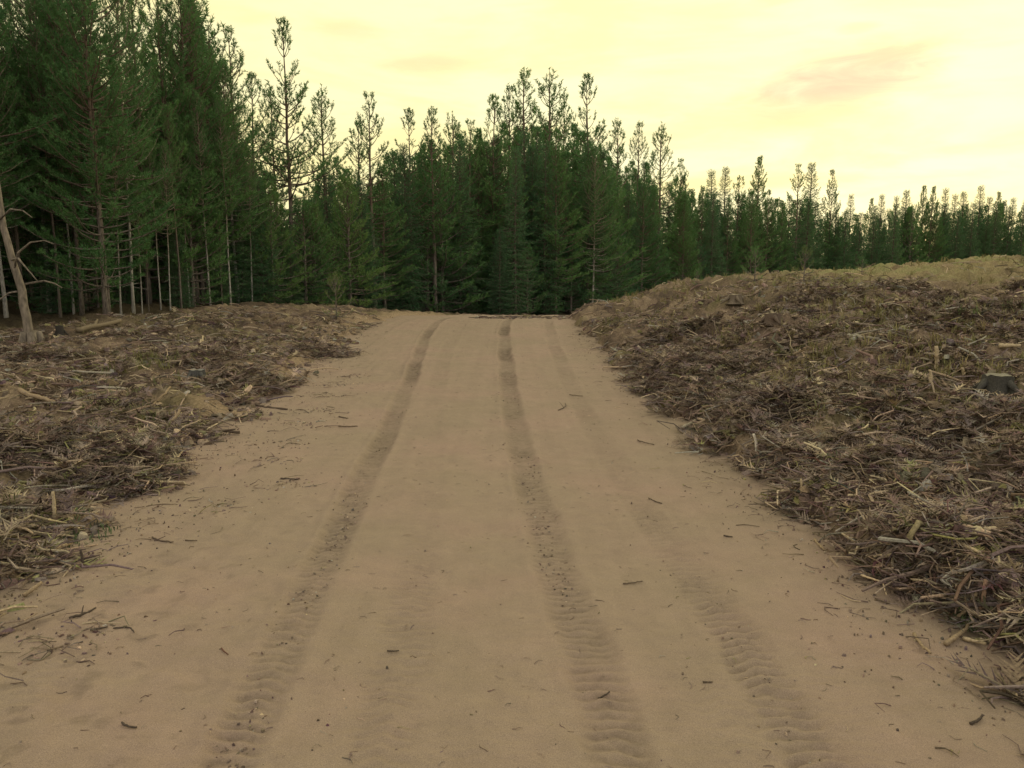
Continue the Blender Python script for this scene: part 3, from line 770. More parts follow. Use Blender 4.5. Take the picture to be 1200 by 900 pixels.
stump('low brown stump on right slash below the crest left of dark stake', 905, 376, .12, .12, (.12, .09, .07), (.25, .2, .14))

# fallen log at the forest foot, left
o = T('fallen_log', 'pale fallen log lying along the foot of the left forest edge', 'log', (90, 389), (142, 378), .055, (.19, .15, .1), .0, .03, 1)

# ------------------------------------------------------------------ trees
def blade_tris(P0, D, L, W):
    """needle blades: thin triangles from base P0 along D"""
    r = rng.normal(size=D.shape); s_ = unit(np.cross(D, r)) * (W / 2)[:, None]
    V = np.stack([P0 - s_, P0 + s_, P0 + D * L[:, None]], 1).reshape(-1, 3)
    return V, np.arange(len(V)).reshape(-1, 3)

def make_conifer(seed, H, crown0, wid, style='pine', dens=1.0, lean=0.0, r0=.11, top_open=0.0, pexp=.62, tw=5.5, tip=.42, nb=10, bl=(.09, .15), bw=(.011, .019)):
    """trunk with limbs, and the needles as many thin blades"""
    rs = np.random.default_rng(seed); rp = random.Random(seed)
    tr = Acc(); shoots = []
    # trunk
    k = 14; t = np.linspace(0, 1, k)
    bx = np.cumsum(rs.normal(0, .012, k)) * H * .12; by = np.cumsum(rs.normal(0, .012, k)) * H * .12
    bx -= bx[0]; by -= by[0]
    spine = np.stack([bx + lean * H * t ** 1.3, by, t * H - .15 * (t == 0)], -1)
    rads = r0 * (1 - t) ** .85 + .008; rads[0] *= 1.25
    Vt, Ft = tubes(spine[None], rads[None], 9, True); tr.add(Vt, Ft)
    def at(h):
        return np.array([np.interp(h, spine[:, 2], spine[:, i]) for i in range(3)])
    h = crown0 * H; limbs = []; twigs = []
    step0 = .28 if style == 'pine' else .2
    while h < H - .12:
        f = (h - crown0 * H) / (H * (1 - crown0))
        if style == 'pine':
            prof = (math.sin(min(1, f * 2.2 + .4) * math.pi / 2)) * (1 - f) ** pexp + .07
            el0 = R(-8 + 62 * f ** 1.1); n_b = rp.choice([3, 4, 4, 5])
        else:
            prof = (1 - f) ** .9 * min(1, .6 + f * 3) + .02
            el0 = R(-22 + 60 * f ** 1.6); n_b = rp.choice([5, 6, 7])
        if rp.random() < dens:
            a0 = rp.uniform(0, 6.28)
            for b in range(n_b):
                az = a0 + b * 6.28 / n_b + rp.uniform(-.4, .4)
                Lb = wid * prof * rp.uniform(.5, 1.2) + (.22 if style == 'pine' else .14)
                el = el0 + rp.uniform(-.18, .18)
                p = at(h + rp.uniform(-.06, .06))
                pts = [p]; q = p.copy(); e = el
                for sgm in range(5):
                    q = q + np.array([math.cos(az) * math.cos(e), math.sin(az) * math.cos(e), math.sin(e)]) * Lb / 5
                    pts.append(q.copy()); e += (.17 if style == 'pine' else .09) + rp.uniform(-.07, .07); az += rp.uniform(-.1, .1)
                limbs.append((pts, .012 + .010 * Lb))
                pts = np.array(pts)
                m = max(3, int(Lb * (tw if style == 'pine' else 9)))
                tip0 = tip if style == 'pine' else .12
                for w_ in range(m):
                    tt = tip0 + (1 - tip0) * (w_ + rp.random()) / m
                    base = np.array([np.interp(tt * 5, range(6), pts[:, i]) for i in range(3)])
                    dirb = unit(pts[min(5, int(tt * 5) + 1)] - pts[int(tt * 5) if tt < 1 else 4])
                    sd = unit(np.cross(dirb, [0, 0, 1.]))
                    sgn = 1 if w_ % 2 else -1
                    ang = rp.uniform(.5, 1.05)
                    dv = unit(dirb * math.cos(ang) + sd * sgn * math.sin(ang) + np.array([0, 0, (.38 if style == 'pine' else -.12) + rp.uniform(-.2, .25)]))
                    lt = (.16 + .33 * Lb * (1.05 - tt)) * rp.uniform(.7, 1.25)
                    twigs.append((base, base + dv * lt))
                    ns = max(1, int(lt / .12))
                    for s_ in range(ns):
                        sb = base + dv * lt * ((s_ + .35) / ns)
                        jit = unit(dv + rs.normal(0, .28, 3) + np.array([0, 0, .22 if style == 'pine' else -.05]))
                        shoots.append((sb, jit, rp.uniform(.12, .2)))
                shoots.append((pts[-1], unit(pts[-1] - pts[-2] + np.array([0, 0, .02])), .2))
                shoots.append((pts[-2], unit(pts[-1] - pts[-2]), .2))
        h += step0 * rp.uniform(.75, 1.3) * (1 + .5 * top_open * f)
    # leader
    for d_ in (.05, .3):
        p = at(H - d_); shoots.append((p, unit(np.array([rs.normal(0, .2), rs.normal(0, .2), 1.])), .14))
    # dead stubs below the crown
    for q in range(rp.randint(10, 18) if style == 'pine' else 8):
        hh = rp.uniform(.06, crown0 + .04) * H; az = rp.uniform(0, 6.28); Ls = rp.uniform(.25, .9)
        p = at(hh); e = rp.uniform(-.35, .25)
        limbs.append(([p + np.array([math.cos(az) * math.cos(e), math.sin(az) * math.cos(e), math.sin(e)]) * Ls * i / 5 + np.array([0, 0, -.05 * (i / 5) ** 2]) for i in range(6)], .011))
    P = np.array([l[0] for l in limbs]); Rr = np.array([l[1] for l in limbs])[:, None] * np.linspace(1, .3, 6)[None]
    Vt, Ft = tubes(P, Rr, 4); tr.add(Vt, Ft)
    P = np.array(twigs); Vt, Ft = tubes(P, np.tile([.005, .003], (len(P), 1)), 3); tr.add(Vt, Ft)
    # needles
    B = np.array([s_[0] for s_ in shoots]); D = np.array([s_[1] for s_ in shoots]); Ls = np.array([s_[2] for s_ in shoots])
    n_ = len(B)
    tt = rs.uniform(0, 1, (n_, nb))
    p0 = B[:, None] + D[:, None] * (tt * Ls[:, None])[..., None]
    rn = rs.normal(size=(n_, nb, 3)); rn = unit(rn - (rn * D[:, None]).sum(-1, keepdims=True) * D[:, None])
    dd = unit(D[:, None] * rs.uniform(.5, 1.1, (n_, nb, 1)) + rn * .8)
    Vn, Fn = blade_tris(p0.reshape(-1, 3), dd.reshape(-1, 3), rs.uniform(*bl, n_ * nb), rs.uniform(*bw, n_ * nb))
    return tr, Vn, Fn

PROTO = []
def proto(kind, seed, H, crown0, wid, style, bark, needle, **kw):
    tr, Vn, Fn = make_conifer(seed, H, crown0, wid, style, **kw)
    mt = tr.mesh('trunk_' + kind, [bark], True)
    mc = mesh_np('crown_' + kind, Vn, [Fn], None, False, [needle])
    PROTO.append((mt, mc, H)); return len(PROTO) - 1
AIRY = [proto('airy', 100 + i, 12, .33, w, 'pine', M_BARK, M_NEEDLE, dens=.8, r0=.12, top_open=.45, pexp=.74, tw=3.6, tip=.45, lean=l, nb=8, bl=(.1, .17), bw=(.026, .042)) for i, (w, l) in enumerate(((2.0, 0), (1.7, .02), (2.5, -.015), (1.85, .01)))]
FULL = [proto('full', 200 + i, 12, c0, w, 'pine', M_BARK, M_NEEDLE, dens=.95, r0=.095, top_open=.4, pexp=.95, nb=11, bl=(.1, .17), bw=(.018, .032)) for i, (c0, w) in enumerate(((.16, 2.5), (.2, 2.2), (.1, 2.6)))]
TALLBARE = [proto('bare', 300 + i, 13, c0, w, 'pine', bk, M_NEEDLE, dens=1.0, r0=.078, pexp=.5, tw=4.2, nb=11, lean=l, bl=(.1, .16), bw=(.016, .028)) for i, (c0, w, bk, l) in enumerate(((.32, 2.3, M_BARK, .02), (.28, 2.2, M_BARKPALE, -.015)))]
SPRUCE = [proto('spruce', 400 + i, 11, c0, w, 'spruce', M_BARKSPRUCE, M_SPRUCE, dens=1.0, r0=.11, nb=6, bl=(.08, .13), bw=(.014, .024)) for i, (c0, w) in enumerate(((.03, 1.9), (.04, 1.6)))]
BUSH = [proto('bushy', 500 + i, 6, .03, w, 'pine', M_BARK, nd, dens=1.0, r0=.07, nb=11, bl=(.09, .15), bw=(.016, .03)) for i, (w, nd) in enumerate(((1.7, M_NEEDLE), (1.5, M_SPRUCE)))]

SLIM = [proto('slim', 330 + i, 13, c0, w, 'pine', bk, M_NEEDLE, dens=.9, r0=.07, pexp=.5, tw=4.2, nb=11, lean=l, bl=(.1, .16), bw=(.016, .028)) for i, (c0, w, bk, l) in enumerate(((.46, 1.6, M_BARKPALE, .02), (.42, 1.5, M_BARK, -.02)))]
def tree(x, y, H, kind, label, cat='pine tree', group=None, name='pine_tree', z=None, slim=1.0):
    mt, mc, h0 = PROTO[kind]
    if z is None: z = float(ground_z(x, y, False)) - .03
    wide = random.uniform(.92, 1.12) * slim
    root = empty(name, (x, y, z), label, cat, group, random.uniform(0, 6.28), H / h0)
    if H < 7: wide *= 1.15
    root.scale = (H / h0 * wide, H / h0 * wide, H / h0)
    link('trunk', mt, root); link('crown', mc, root)
    return root

EDGE_PX = ([-250, -100, 0, 150, 300, 450, 560, 700, 850, 950, 1200, 1500], [10.5, 12.5, 15, 18.5, 25, 33, 39, 49, 73, 85, 116, 165])
def edge_depth(px): return float(np.interp(px, *EDGE_PX))
def place(px, py_top, kind, label, back=0.0, **kw):
    if px < 125: back += 1.8
    if 436 < px < 580 and py_top > 150: back += 4
    y = edge_depth(px) + back; x = (px - 600) / FPX * y
    z = float(ground_z(x, y, False)) - .03
    H = CAM_Z + (HORIZON - py_top) / FPX * y - z; H *= .975
    return tree(x, y, H, kind, label, z=z, **kw)

G_SKY = 'pines whose tops stand out against the sky'
# pines that break the skyline, left to right
place(246, -30, AIRY[1], 'tall pine at the right end of the left wood, its top cut by the frame', 2, group=G_SKY)
place(262, 35, AIRY[3], 'slender pine half merged with the left wood just before the sky opens', 4, group=G_SKY)
place(287, 46, AIRY[0], 'dense-topped tall pine, first to stand clear of the left wood', 3, group=G_SKY)
place(304, 100, AIRY[2], 'shorter pine tucked between two tall ones right of the left wood', 6, group=G_SKY)
place(346, 42, AIRY[2], 'tallest lone pine with spreading upturned branches above the bright gap', 4, group=G_SKY)
place(331, 108, AIRY[1], 'thin pine close against the left of the tallest lone pine', 8, group=G_SKY)
place(386, 104, AIRY[3], 'slim pine standing right of the tallest lone pine', 5, group=G_SKY)
place(421, 142, AIRY[1], 'sparse low pine left of a bushy-topped one over the second gap', 6, group=G_SKY)
place(440, 118, AIRY[0], 'bushy-topped pine on the right side of the second bright gap', 4, group=G_SKY)
place(483, 138, AIRY[2], 'small pointed pine alone between second gap and the central rise', 5, group=G_SKY)
place(511, 130, AIRY[1], 'left one of a close pair of pines before the central rise', 4, group=G_SKY)
place(532, 134, AIRY[3], 'right one of a close pair of pines before the central rise', 6, group=G_SKY)
place(552, 148, AIRY[0], 'low pine top in the dip just left of the central cluster', 6, group=G_SKY)
place(578, 124, AIRY[2], 'broad pine forming the left shoulder of the central cluster', 5, group=G_SKY)
place(594, 110, AIRY[0], 'pine just left of the highest top of the central cluster', 7, group=G_SKY)
place(617, 88, AIRY[1], 'highest narrow pine of the central cluster', 5, group=G_SKY)
place(642, 86, AIRY[3], 'slightly lower narrow pine right of the highest one in the central cluster', 6, group=G_SKY)
place(660, 118, AIRY[0], 'low bushy pine between the narrow tops and the spreading one', 8, group=G_SKY)
place(687, 101, AIRY[2], 'wide spreading pine at the right of the central cluster', 4, group=G_SKY)
place(718, 142, AIRY[1], 'pine on the right slope of the central cluster', 5, group=G_SKY)
place(742, 150, AIRY[0], 'slanting-branched pine down the right slope of the central cluster', 7, group=G_SKY)
place(770, 146, AIRY[3], 'last tall pine before the skyline drops to the right', 5, group=G_SKY)
place(794, 190, AIRY[0], 'small pine top where the skyline drops right of the last tall pine', 5, group=G_SKY)
place(828, 200, SPRUCE[1], 'left of two pointed small tops on the lower skyline', 6, group=G_SKY)
place(843, 198, SPRUCE[0], 'right of two pointed small tops on the lower skyline', 5, group=G_SKY)
place(858, 207, AIRY[1], 'tiny lone top between the pointed pair and the broad conifer', 6, group=G_SKY)
place(881, 190, FULL[1], 'broad conifer with ragged top midway along the lower skyline', 4, group=G_SKY)
place(928, 196, AIRY[0], 'bushy left half of the paired tops on the lower skyline', 5, group=G_SKY)
place(943, 193, SPRUCE[0], 'narrow right half of the paired tops on the lower skyline', 6, group=G_SKY)
place(966, 204, FULL[0], 'broad pointed conifer beside the notch in the lower skyline', 4, group=G_SKY)
place(989, 228, SPRUCE[1], 'small spire at the left lip of the notch in the skyline', 5, group=G_SKY)
FAR = [(1012, 236), (1024, 228), (1041, 230), (1053, 224), (1072, 222), (1082, 223), (1097, 221), (1108, 228), (1118, 226), (1137, 218), (1147, 232), (1159, 229), (1175, 232), (1191, 228), (1206, 226), (1225, 224), (1250, 222)]
for i, (px, py) in enumerate(FAR):
    place(px, py, random.choice([SPRUCE[0], SPRUCE[1], SPRUCE[1], FULL[1]]), 'distant small conifer on the low far skyline beyond the right field', random.uniform(2, 9), group='distant conifers beyond the right field', cat='conifer')

def env0(px): return float(np.interp(px, [0, 120, 170, 215, 250, 300, 320], [-40, 0, 200, 120, 80, 180, 230])) + random.uniform(0, 60)
# left wood, front row with visible trunks
G_LW = 'front trunks of the left wood'
place(128, -60, TALLBARE[0], 'brown-trunked pine at the foot of the fallen log', 0, group=G_LW)
place(158, -70, TALLBARE[1], 'pine with a straight pale trunk just right of the brown-trunked one', .8, group=G_LW, slim=.6)
place(106, -20, TALLBARE[0], 'thin-trunked pine left of the brown-trunked one', 1.6, group=G_LW)
place(60, -90, TALLBARE[1], 'pine close behind the leaning dead pine', 1.2, group=G_LW)
place(-30, -120, TALLBARE[0], 'pine at the left frame edge beside the leaning dead pine', .5, group=G_LW)
place(206, -40, FULL[0], 'leafy low-branched pine right of the straight pale trunk', 1.5, group=G_LW, slim=.7)
place(233, 5, TALLBARE[0], 'pine with slim grey trunk near the right end of left wood', 1.2, group=G_LW)
place(281, 88, TALLBARE[1], 'pine with slim pale trunk rising clear at the right end of left wood', .5, group=G_LW)
place(372, 232, TALLBARE[1], 'small pale-trunked pine left of the green sapling at the road', .5, group=G_LW)
place(694, 178, TALLBARE[1], 'pale slim-trunked pine at the forest edge where right bank meets the road', -1, group=G_LW)

for i_, (px, bk) in enumerate(((72, .1), (88, .3), (99, .9), (117, .2), (143, .6), (168, -.2), (176, .4), (190, .2), (201, -.3), (214, -.2), (224, .4), (248, -.3), (262, .1), (272, -.4), (297, -.2), (308, .3))):
    place(px, env0(px), SLIM[i_ % 3 == 0], 'slim bare-stemmed pine in the row of thin trunks fronting the left wood', bk, group='slim trunks along the left wood', slim=.62)

# the wood itself
ENV = ([-400, 0, 235, 262, 290, 318, 335, 352, 370, 398, 418, 432, 446, 480, 520, 570, 620, 680, 720, 760, 800, 850, 900, 950, 985, 1000, 1020, 1200, 1500],
       [-90, -70, -20, 105, 160, 215, 238, 226, 206, 186, 206, 218, 186, 170, 166, 158, 148, 156, 180, 196, 216, 226, 230, 232, 246, 252, 242, 240, 238])
def env(px): return float(np.interp(px, *ENV))
LBL = [(-500, 250, 'dense dark pine inside the tall left wood', 'pines filling the left wood'),
       (250, 450, 'low dark young pine in the wood under the bright skyline gaps', 'young pines under the skyline gaps'),
       (450, 790, 'dark pine filling the wood straight beyond the road crest', 'pines beyond the road crest'),
       (790, 2000, 'dark conifer in the far wood behind the right field', 'conifers behind the right field')]
def fill(px, back, top, kind):
    for a, b, l, g in LBL:
        if a <= px < b: break
    cat = 'conifer' if a == 790 else 'pine tree'
    return place(px, top, kind, l, back, group=g, cat=cat)
count = 0
rowdef = [(.3, 30, .9), (2.2, 33, .8), (4.5, 36, .8), (7.5, 44, .9)]
for r_i, (bk, stp, jit) in enumerate(rowdef):
    px = -260 + r_i * 13
    while px < 1330:
        k_ = 1.0 if px < 420 else (.95 if px < 800 else .8)
        p = px + random.uniform(-.4, .4) * stp * k_
        e = env(p)
        if 132 < p < 200 and random.random() < .85: px += stp * k_; continue
        if p < 235:
            top = e + (random.uniform(-15, 150) if r_i < 2 else random.uniform(70, 260)); kind = random.choice(FULL + TALLBARE if p > 125 else TALLBARE)
            
        else:
            top = e + random.uniform(0, 26) * (1 + r_i * .35)
            if p > 790: top = e + random.uniform(-4, 12)
            kind = random.choice(FULL + SPRUCE * 2 + BUSH[:1]) if r_i < 2 else random.choice(FULL + SPRUCE)
        fill(p, bk + random.uniform(-.6, 1.2) * jit * (1 + max(0, p - 700) / 250), top, kind)
        count += 1
        px += stp * k_
# low young trees that close the foot of the wood
G_U = 'young undergrowth conifers at the foot of the wood'
BUSHF = proto('bright', 555, 6, .03, 1.7, 'pine', M_BARK, M_YOUNG, dens=1.0, r0=.06, nb=11, bl=(.09, .15), bw=(.016, .03))
for px in np.arange(45, 1290, 25):
    p = px + random.uniform(-10, 10)
    d = edge_depth(p) + (2.6 if p < 200 else 4.5 if 430 < p < 585 else 0); hh = random.uniform(2.2, 4.2) if p < 420 else random.uniform(3.2, 6)
    x_, y_ = (p - 600) / FPX * (d + .2), d + random.uniform(-.3, 1.2)
    tree(x_, y_, hh, random.choice(BUSH + SPRUCE[:1]), 'short young conifer at the foot of the dark forest wall', 'young conifer', G_U, 'young_conifer')
    count += 1

for px, bk, hh, l in ((412, -.5, 4.6, 'bright green bushy young pine left of the dark gap at the end of the road'), (372, -.3, 3.4, 'bright green young pine behind the sapling at the left verge'), (322, -.4, 3.6, 'bright green young pine at the right foot of the tall left wood')):
    y_ = edge_depth(px) + bk
    tree((px - 600) / FPX * y_, y_, hh, BUSHF, l, 'young conifer', 'bright young pines before the wood', 'young_conifer')
# the depth of the forest behind, one mass
acc_t = Acc(); VN = []
FV, FF = [], []; nv = 0
lite = []
for i in range(5):
    tr, Vn, Fn = make_conifer(700 + i, 12, .05, 2.1, 'pine', dens=.75, nb=3, bl=(.16, .28), bw=(.05, .09))
    lite.append((np.concatenate(tr.V), tr.F, Vn))
LT_V, LT_F3, LT_F4, nt_ = [], [], [], 0
for row, bk in enumerate((9, 11, 13, 16, 20, 26, 34)):
    px = -330 + row * 9
    while px < 1400:
        stp = 26 if px < 800 else 22
        p = px + random.uniform(-9, 9)
        y = edge_depth(p) + bk * (1 + max(0, p - 600) / 900) + random.uniform(-1, 1); x = (p - 600) / FPX * y
        z = float(ground_z(x, y, False)) - .05
        top = env(p) + random.uniform(4, 40) if p > 240 else random.uniform(60, 230)
        H = max(2.5, CAM_Z + (HORIZON - top) / FPX * y - z)
        if row in (0, 2): H = min(H, random.uniform(3.5, 5.5))
        Vt, Ft, Vn = random.choice(lite); a = random.uniform(0, 6.28); s_ = H / 12; wd_ = 1.6 if row in (0, 2) else 1.0
        M = np.array([[math.cos(a), -math.sin(a), 0], [math.sin(a), math.cos(a), 0], [0, 0, 1]])
        M = M * np.array([[wd_], [wd_], [1]]); tv = Vt @ M.T * s_ + [x, y, z]
        base_n = nt_
        LT_V.append(tv); o_ = 0
        for f in Ft:
            (LT_F3 if f.shape[1] == 3 else LT_F4).append(f + base_n)
        nt_ += len(tv)
        nvv = Vn @ M.T * s_ + [x, y, z]
        LT_V.append(nvv); FV.append(np.arange(len(nvv)).reshape(-1, 3) + nt_); nt_ += len(nvv)
        px += stp
V = np.concatenate(LT_V)
F3t = np.concatenate(LT_F3) if LT_F3 else np.empty((0, 3), int); F4t = np.concatenate(LT_F4); Fn = np.concatenate(FV)
FV = FV
mi = np.concatenate([np.zeros(len(F3t)), np.zeros(len(F4t)), np.ones(len(Fn))])
wood = link('distant_woods', mesh_np('distant_woods', V, [F3t, F4t, Fn], None, False, [M_BARK, M_NEEDLE], mi))
tag(wood, kind='stuff')

# leaning dead pine at the left
y = 14.0; x = (36 - 600) / FPX * y; z = float(surf_z(x, y)[0])
y0 = y; root = empty('dead_pine', (x, y, z - .05), 'leaning dead pine with bare pale trunk and drooping side branches at left forest edge', 'dead tree')
sc_ = y0 / FPX
sp = np.array([(0, 0, 0), (-4, .0, 30), (-12, .1, 72), (-22, .15, 108), (-31, .2, 150), (-38, .3, 205), (-46, .4, 270), (-58, .5, 350), (-72, .6, 440)], float)
sp[:, 0] *= sc_; sp[:, 2] *= sc_
a = Acc(); tt = np.linspace(0, 8, 22)
q = np.stack([np.interp(tt, range(9), sp[:, i]) for i in range(3)], -1); q[1:-1, :2] += rng.normal(0, .008, (20, 2))
rr = np.interp(tt, [0, .6, 2, 8], [.1, .077, .066, .025])
Vt, Ft = tubes(q[None], rr[None], 12, True); a.add(Vt, Ft)
for k in range(5):  # root flare
    t = k * 1.257 + .3
    Vt, Ft = tubes(np.array([[(.1 * math.cos(t), .1 * math.sin(t), .3), (.15 * math.cos(t), .15 * math.sin(t), .08), (.22 * math.cos(t), .22 * math.sin(t), -.06)]]), np.array([[.07, .08, .03]]), 7, True); a.add(Vt, Ft)
link('trunk', a.mesh('dead_trunk', [M_DEAD], True), root)
for pts in ([(-18, 92), (-10, 112), (8, 124), (26, 126), (38, 122)], [(-20, 104), (-10, 106), (-2, 98), (8, 88), (16, 80)],
            [(-6, 76), (6, 78), (20, 80), (34, 77), (44, 72)], [(-12, 68), (-24, 66), (-34, 58), (-44, 50)], [(-30, 150), (-14, 162), (2, 160), (14, 152)]):
    P = np.array([(p_[0] * sc_, .1 - .05 * i, p_[1] * sc_) for i, p_ in enumerate(pts)])
    b = Acc(); Vt, Ft = tubes(P[None], np.linspace(.022, .008, len(P))[None], 6, True); b.add(Vt, Ft)
    link('branch', b.mesh('dead_branch', [M_DEAD], True), root)

# saplings at the clearing edge
def sapling_proto(seed, H, needle):
    tr, Vn, Fn = make_conifer(seed, H, .06, .42 * H, 'pine', dens=1.0, r0=.018 * H, nb=12, bl=(.06, .1), bw=(.008, .014))
    mt = tr.mesh('sapling_stem', [M_BARK], True)
    return mt, mesh_np('sapling_needles', Vn, [Fn], None, False, [needle])
def sapling(px, py, H, mm, label, group='saplings along the clearing edge', Yhint=None):
    x, y, z = ray_ground(px, py); z = float(surf_z(x, y)[0])
    root = empty('pine_sapling', (x, y, z - .02), label, 'sapling', group, random.uniform(0, 6), H / 1.5)
    link('trunk', mm[0], root); link('crown', mm[1], root)
SAP = sapling_proto(811, 1.5, M_NEEDLE); SAPF = sapling_proto(812, 1.5, M_FRESH)
sapling(395, 373, .92, SAPF, 'small green pine sapling at the end of the left verge by the road')
sapling(939, 330, .62, SAPF, 'bright green sapling on the crest of the right bank')
sapling(882, 330, .7, SAP, 'dull green sapling on the right bank crest left of the bright one')
sapling(1006, 322, .35, SAP, 'tiny sapling on the crest of the field right of the bright one')
sapling(1196, 306, .4, SAPF, 'green sapling at the right frame edge on top of the field')
sapling(815, 334, .35, SAP, 'tiny sapling left of the others on the right bank crest')

# mossy hump and green tufts
def tuft(px, py, n, sp_, h, c0, c1, label, group='green tufts in the slash', name='grass_tuft'):
    x, y, z = ray_ground(px, py)
    a = Acc(); X = x + rng.normal(0, sp_, n); Y = y + rng.normal(0, sp_, n)
    blades(a, X, Y, U(h * .6, h, n), c0, c1, 9, .3)
    me = a.mesh(name, [M_DEBRIS]); me.transform(__import__('mathutils').Matrix.Translation((-x, -y, -z)))
    o = link(name, me); o.location = (x, y, z)
    if n >= 14: o.name = 'grass_patch'; tag(o, kind='stuff')
    else: tag(o, label, 'grass tuft', group)
tuft(172, 424, 34, .22, .2, (.19, .17, .07), (.11, .14, .05), 'yellow green mossy tuft on a hump in the upper left slash')
tuft(108, 548, 18, .025, .12, (.2, .22, .08), (.12, .17, .06), 'pale green tuft in the middle of the left slash')
tuft(55, 640, 30, .12, .07, (.10, .13, .06), (.07, .11, .05), 'low green patch at the tip of left verge near upright stake')
tuft(1165, 745, 16, .04, .08, (.13, .16, .08), (.09, .13, .06), 'green tuft among sticks in the near right slash')
tuft(1175, 365, 40, .4, .2, (.15, .17, .07), (.10, .15, .06), 'green patch of grass on the field near the right frame edge')
tuft(985, 545, 18, .045, .09, (.15, .17, .09), (.10, .14, .07), 'grey green tuft in the middle of the right slash')

# ------------------------------------------------------------------ light and sky
SUN_AZ, SUN_EL = R(27), R(11)
w = bpy.data.worlds.new('World'); scene.world = w; w.use_nodes = True
nt = w.node_tree; N, L = nt.nodes, nt.links
bg = N['Background']; bg.inputs['Strength'].default_value = .1
sky = N.new('ShaderNodeTexSky'); sky.sky_type = 'NISHITA'; sky.sun_disc = False
sky.sun_elevation = SUN_EL; sky.sun_rotation = SUN_AZ; sky.air_density = 1.0; sky.dust_density = 1.0; sky.ozone_density = 1.0
tc = N.new('ShaderNodeTexCoord'); sep = N.new('ShaderNodeSeparateXYZ'); L.new(tc.outputs['Generated'], sep.inputs[0])
def math_(op, a, b=None, c=None, clamp=False):
    n = N.new('ShaderNodeMath'); n.operation = op; n.use_clamp = clamp
    for i, v in enumerate((a, b, c)):
        if v is None: continue
        if isinstance(v, (int, float)): n.inputs[i].default_value = v
        else: L.new(v, n.inputs[i])
    return n.outputs[0]
def maprange(v, a, b, c, d, smooth=True):
    n = N.new('ShaderNodeMapRange'); n.interpolation_type = 'SMOOTHSTEP' if smooth else 'LINEAR'
    L.new(v, n.inputs[0])
    for i, q in enumerate((a, b, c, d)): n.inputs[i + 1].default_value = q
    return n.outputs[0]
def mix(f, a, b):
    n = N.new('ShaderNodeMix'); n.data_type = 'RGBA'
    if isinstance(f, (int, float)): n.inputs[0].default_value = f
    else: L.new(f, n.inputs[0])
    for i, v in ((6, a), (7, b)):
        if isinstance(v, tuple): n.inputs[i].default_value = (*v, 1)
        else: L.new(v, n.inputs[i])
    return n.outputs[2]
az = math_('ARCTAN2', sep.outputs[0], sep.outputs[1])            # azimuth from +Y towards +X
el = math_('ARCSINE', sep.outputs[2])
sd = Vector((math.sin(SUN_AZ) * math.cos(SUN_EL), math.cos(SUN_AZ) * math.cos(SUN_EL), math.sin(SUN_EL)))
dot = N.new('ShaderNodeVectorMath'); dot.operation = 'DOT_PRODUCT'; L.new(tc.outputs['Generated'], dot.inputs[0]); dot.inputs[1].default_value = sd
near = maprange(dot.outputs['Value'], -.3, .7, 0, 1)
# a high thin veil of evening cloud, yellow towards the sun
veil = mix(near, (10.4, 10.2, 10.8), (10.8, 10.1, 5.9))
# banded yellow and tan streaks of cloud
mp = N.new('ShaderNodeCombineXYZ'); L.new(az, mp.inputs[0]); L.new(math_('MULTIPLY', el, 4.2), mp.inputs[1])
def wn(scale, det, off, rough=.55, dist=0.0):
    m_ = N.new('ShaderNodeVectorMath'); m_.operation = 'ADD'; L.new(mp.outputs[0], m_.inputs[0]); m_.inputs[1].default_value = off
    n = N.new('ShaderNodeTexNoise'); n.inputs['Scale'].default_value = scale; n.inputs['Detail'].default_value = det; n.inputs['Roughness'].default_value = rough; n.inputs['Distortion'].default_value = dist
    L.new(m_.outputs[0], n.inputs['Vector']); return n.outputs['Fac']
n1 = wn(4.5, 6, (3.1, 1.7, 0), .55, .4)
low = maprange(el, 0.0, .30, 1, .55)
yel = math_('MULTIPLY', maprange(n1, .38, .66, 0, .9), low)
veil = mix(yel, veil, (10.3, 8.7, 3.5))
n2 = wn(9, 7, (7.3, 4.1, 0), .62, .8)
def streak(a0, e0, la, le, tilt, amt, col, cur):
    da = math_('SUBTRACT', az, a0); de = math_('SUBTRACT', el, e0)
    de = math_('SUBTRACT', de, math_('MULTIPLY', da, tilt))
    nz = math_('MULTIPLY_ADD', n2, 2.6, -1.3)
    q = math_('ADD', math_('POWER', math_('ABSOLUTE', math_('DIVIDE', da, la)), 2.0), math_('POWER', math_('ABSOLUTE', math_('DIVIDE', de, le)), 2.0))
    f = maprange(math_('ADD', q, nz), -.3, 1.5, amt, 0)
    return mix(f, cur, col)
PINK = (8.5, 6.3, 3.5)
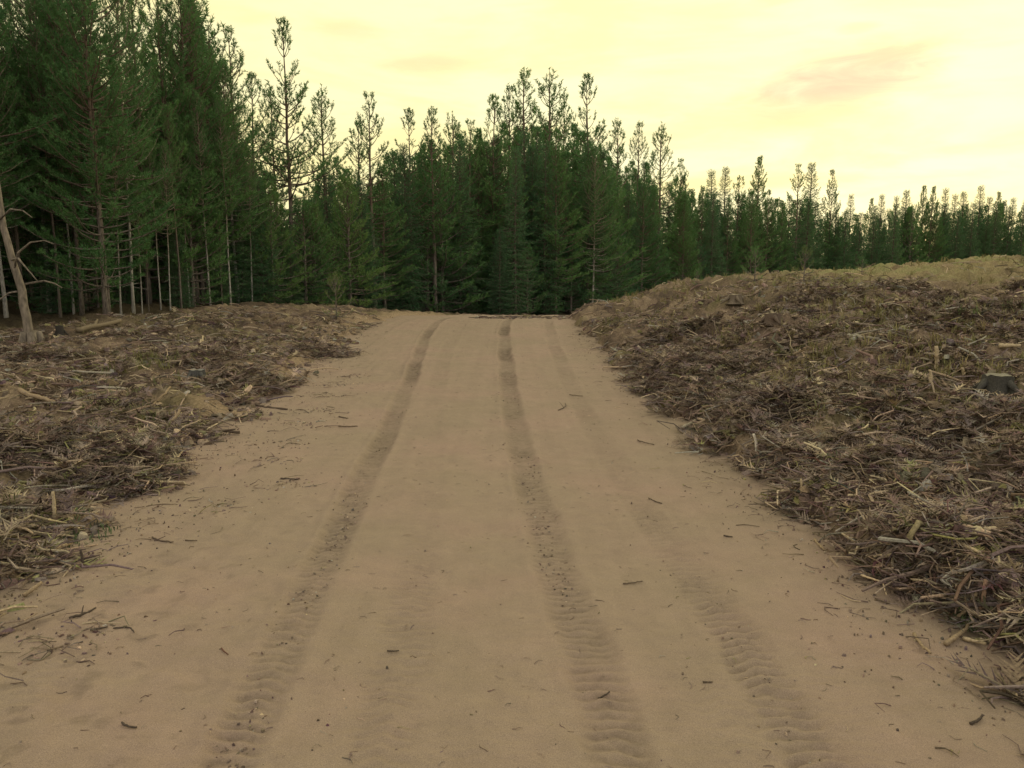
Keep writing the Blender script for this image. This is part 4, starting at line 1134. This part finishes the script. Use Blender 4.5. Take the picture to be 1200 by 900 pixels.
veil = streak(R(21.6), R(11.9), R(6.0), R(1.9), .17, 1.0, (7.2, 5.4, 3.5), veil)
veil = streak(R(24.6), R(13.3), R(3.0), R(.5), .2, .6, PINK, veil)
veil = streak(R(22.2), R(14.9), R(1.4), R(.35), .05, .5, PINK, veil)
veil = streak(R(18.6), R(17.2), R(3.4), R(.5), .12, .5, PINK, veil)
veil = streak(R(-5.6), R(13.8), R(3.4), R(.7), .03, .5, PINK, veil)
veil = streak(R(-11), R(15.6), R(2.6), R(.7), .0, .3, PINK, veil)
veil = streak(R(14), R(9.5), R(9), R(1.6), .08, .6, (9.4, 7.8, 3.6), veil)
n3 = wn(16, 8, (1.3, 9.2, 0), .6, .5)
veil = mix(math_('MULTIPLY', maprange(n3, .5, .74, 0, .3), low), veil, (8.8, 6.9, 4.0))
west = math_('MULTIPLY', maprange(az, -.7, .15, .75, 0), maprange(el, .0, .5, 1, .3))
veil = mix(west, veil, (10.0, 8.5, 3.9))
out = mix(.93, sky.outputs[0], veil)
L.new(out, bg.inputs['Color'])

sl = bpy.data.lights.new('evening_sun', 'SUN'); sl.energy = .7; sl.angle = R(14); sl.color = (1, .86, .62)
so = bpy.data.objects.new('evening_sun', sl); COL.objects.link(so)
so.rotation_euler = (-sd).to_track_quat('-Z', 'Y').to_euler()

# ------------------------------------------------------------------ camera
cd = bpy.data.cameras.new('camera'); cam = bpy.data.objects.new('camera', cd); COL.objects.link(cam)
cd.sensor_width = 36; cd.lens = 36 * FPX / 1200; cd.clip_end = 3000; cd.clip_start = .05
cam.location = (0, 0, CAM_Z)
cam.rotation_euler = (R(90) - math.atan((450 - HORIZON) / FPX), 0, 0)
scene.camera = cam
vs = scene.view_settings
vs.view_transform = 'Standard'; vs.look = 'None'; vs.exposure = .2; vs.gamma = 1; vs.use_curve_mapping = False
scene.render.engine = 'CYCLES'
scene.cycles.max_bounces = 6; scene.cycles.diffuse_bounces = 3; scene.cycles.transparent_max_bounces = 4
scene.cycles.use_denoising = True
print('trees', count)
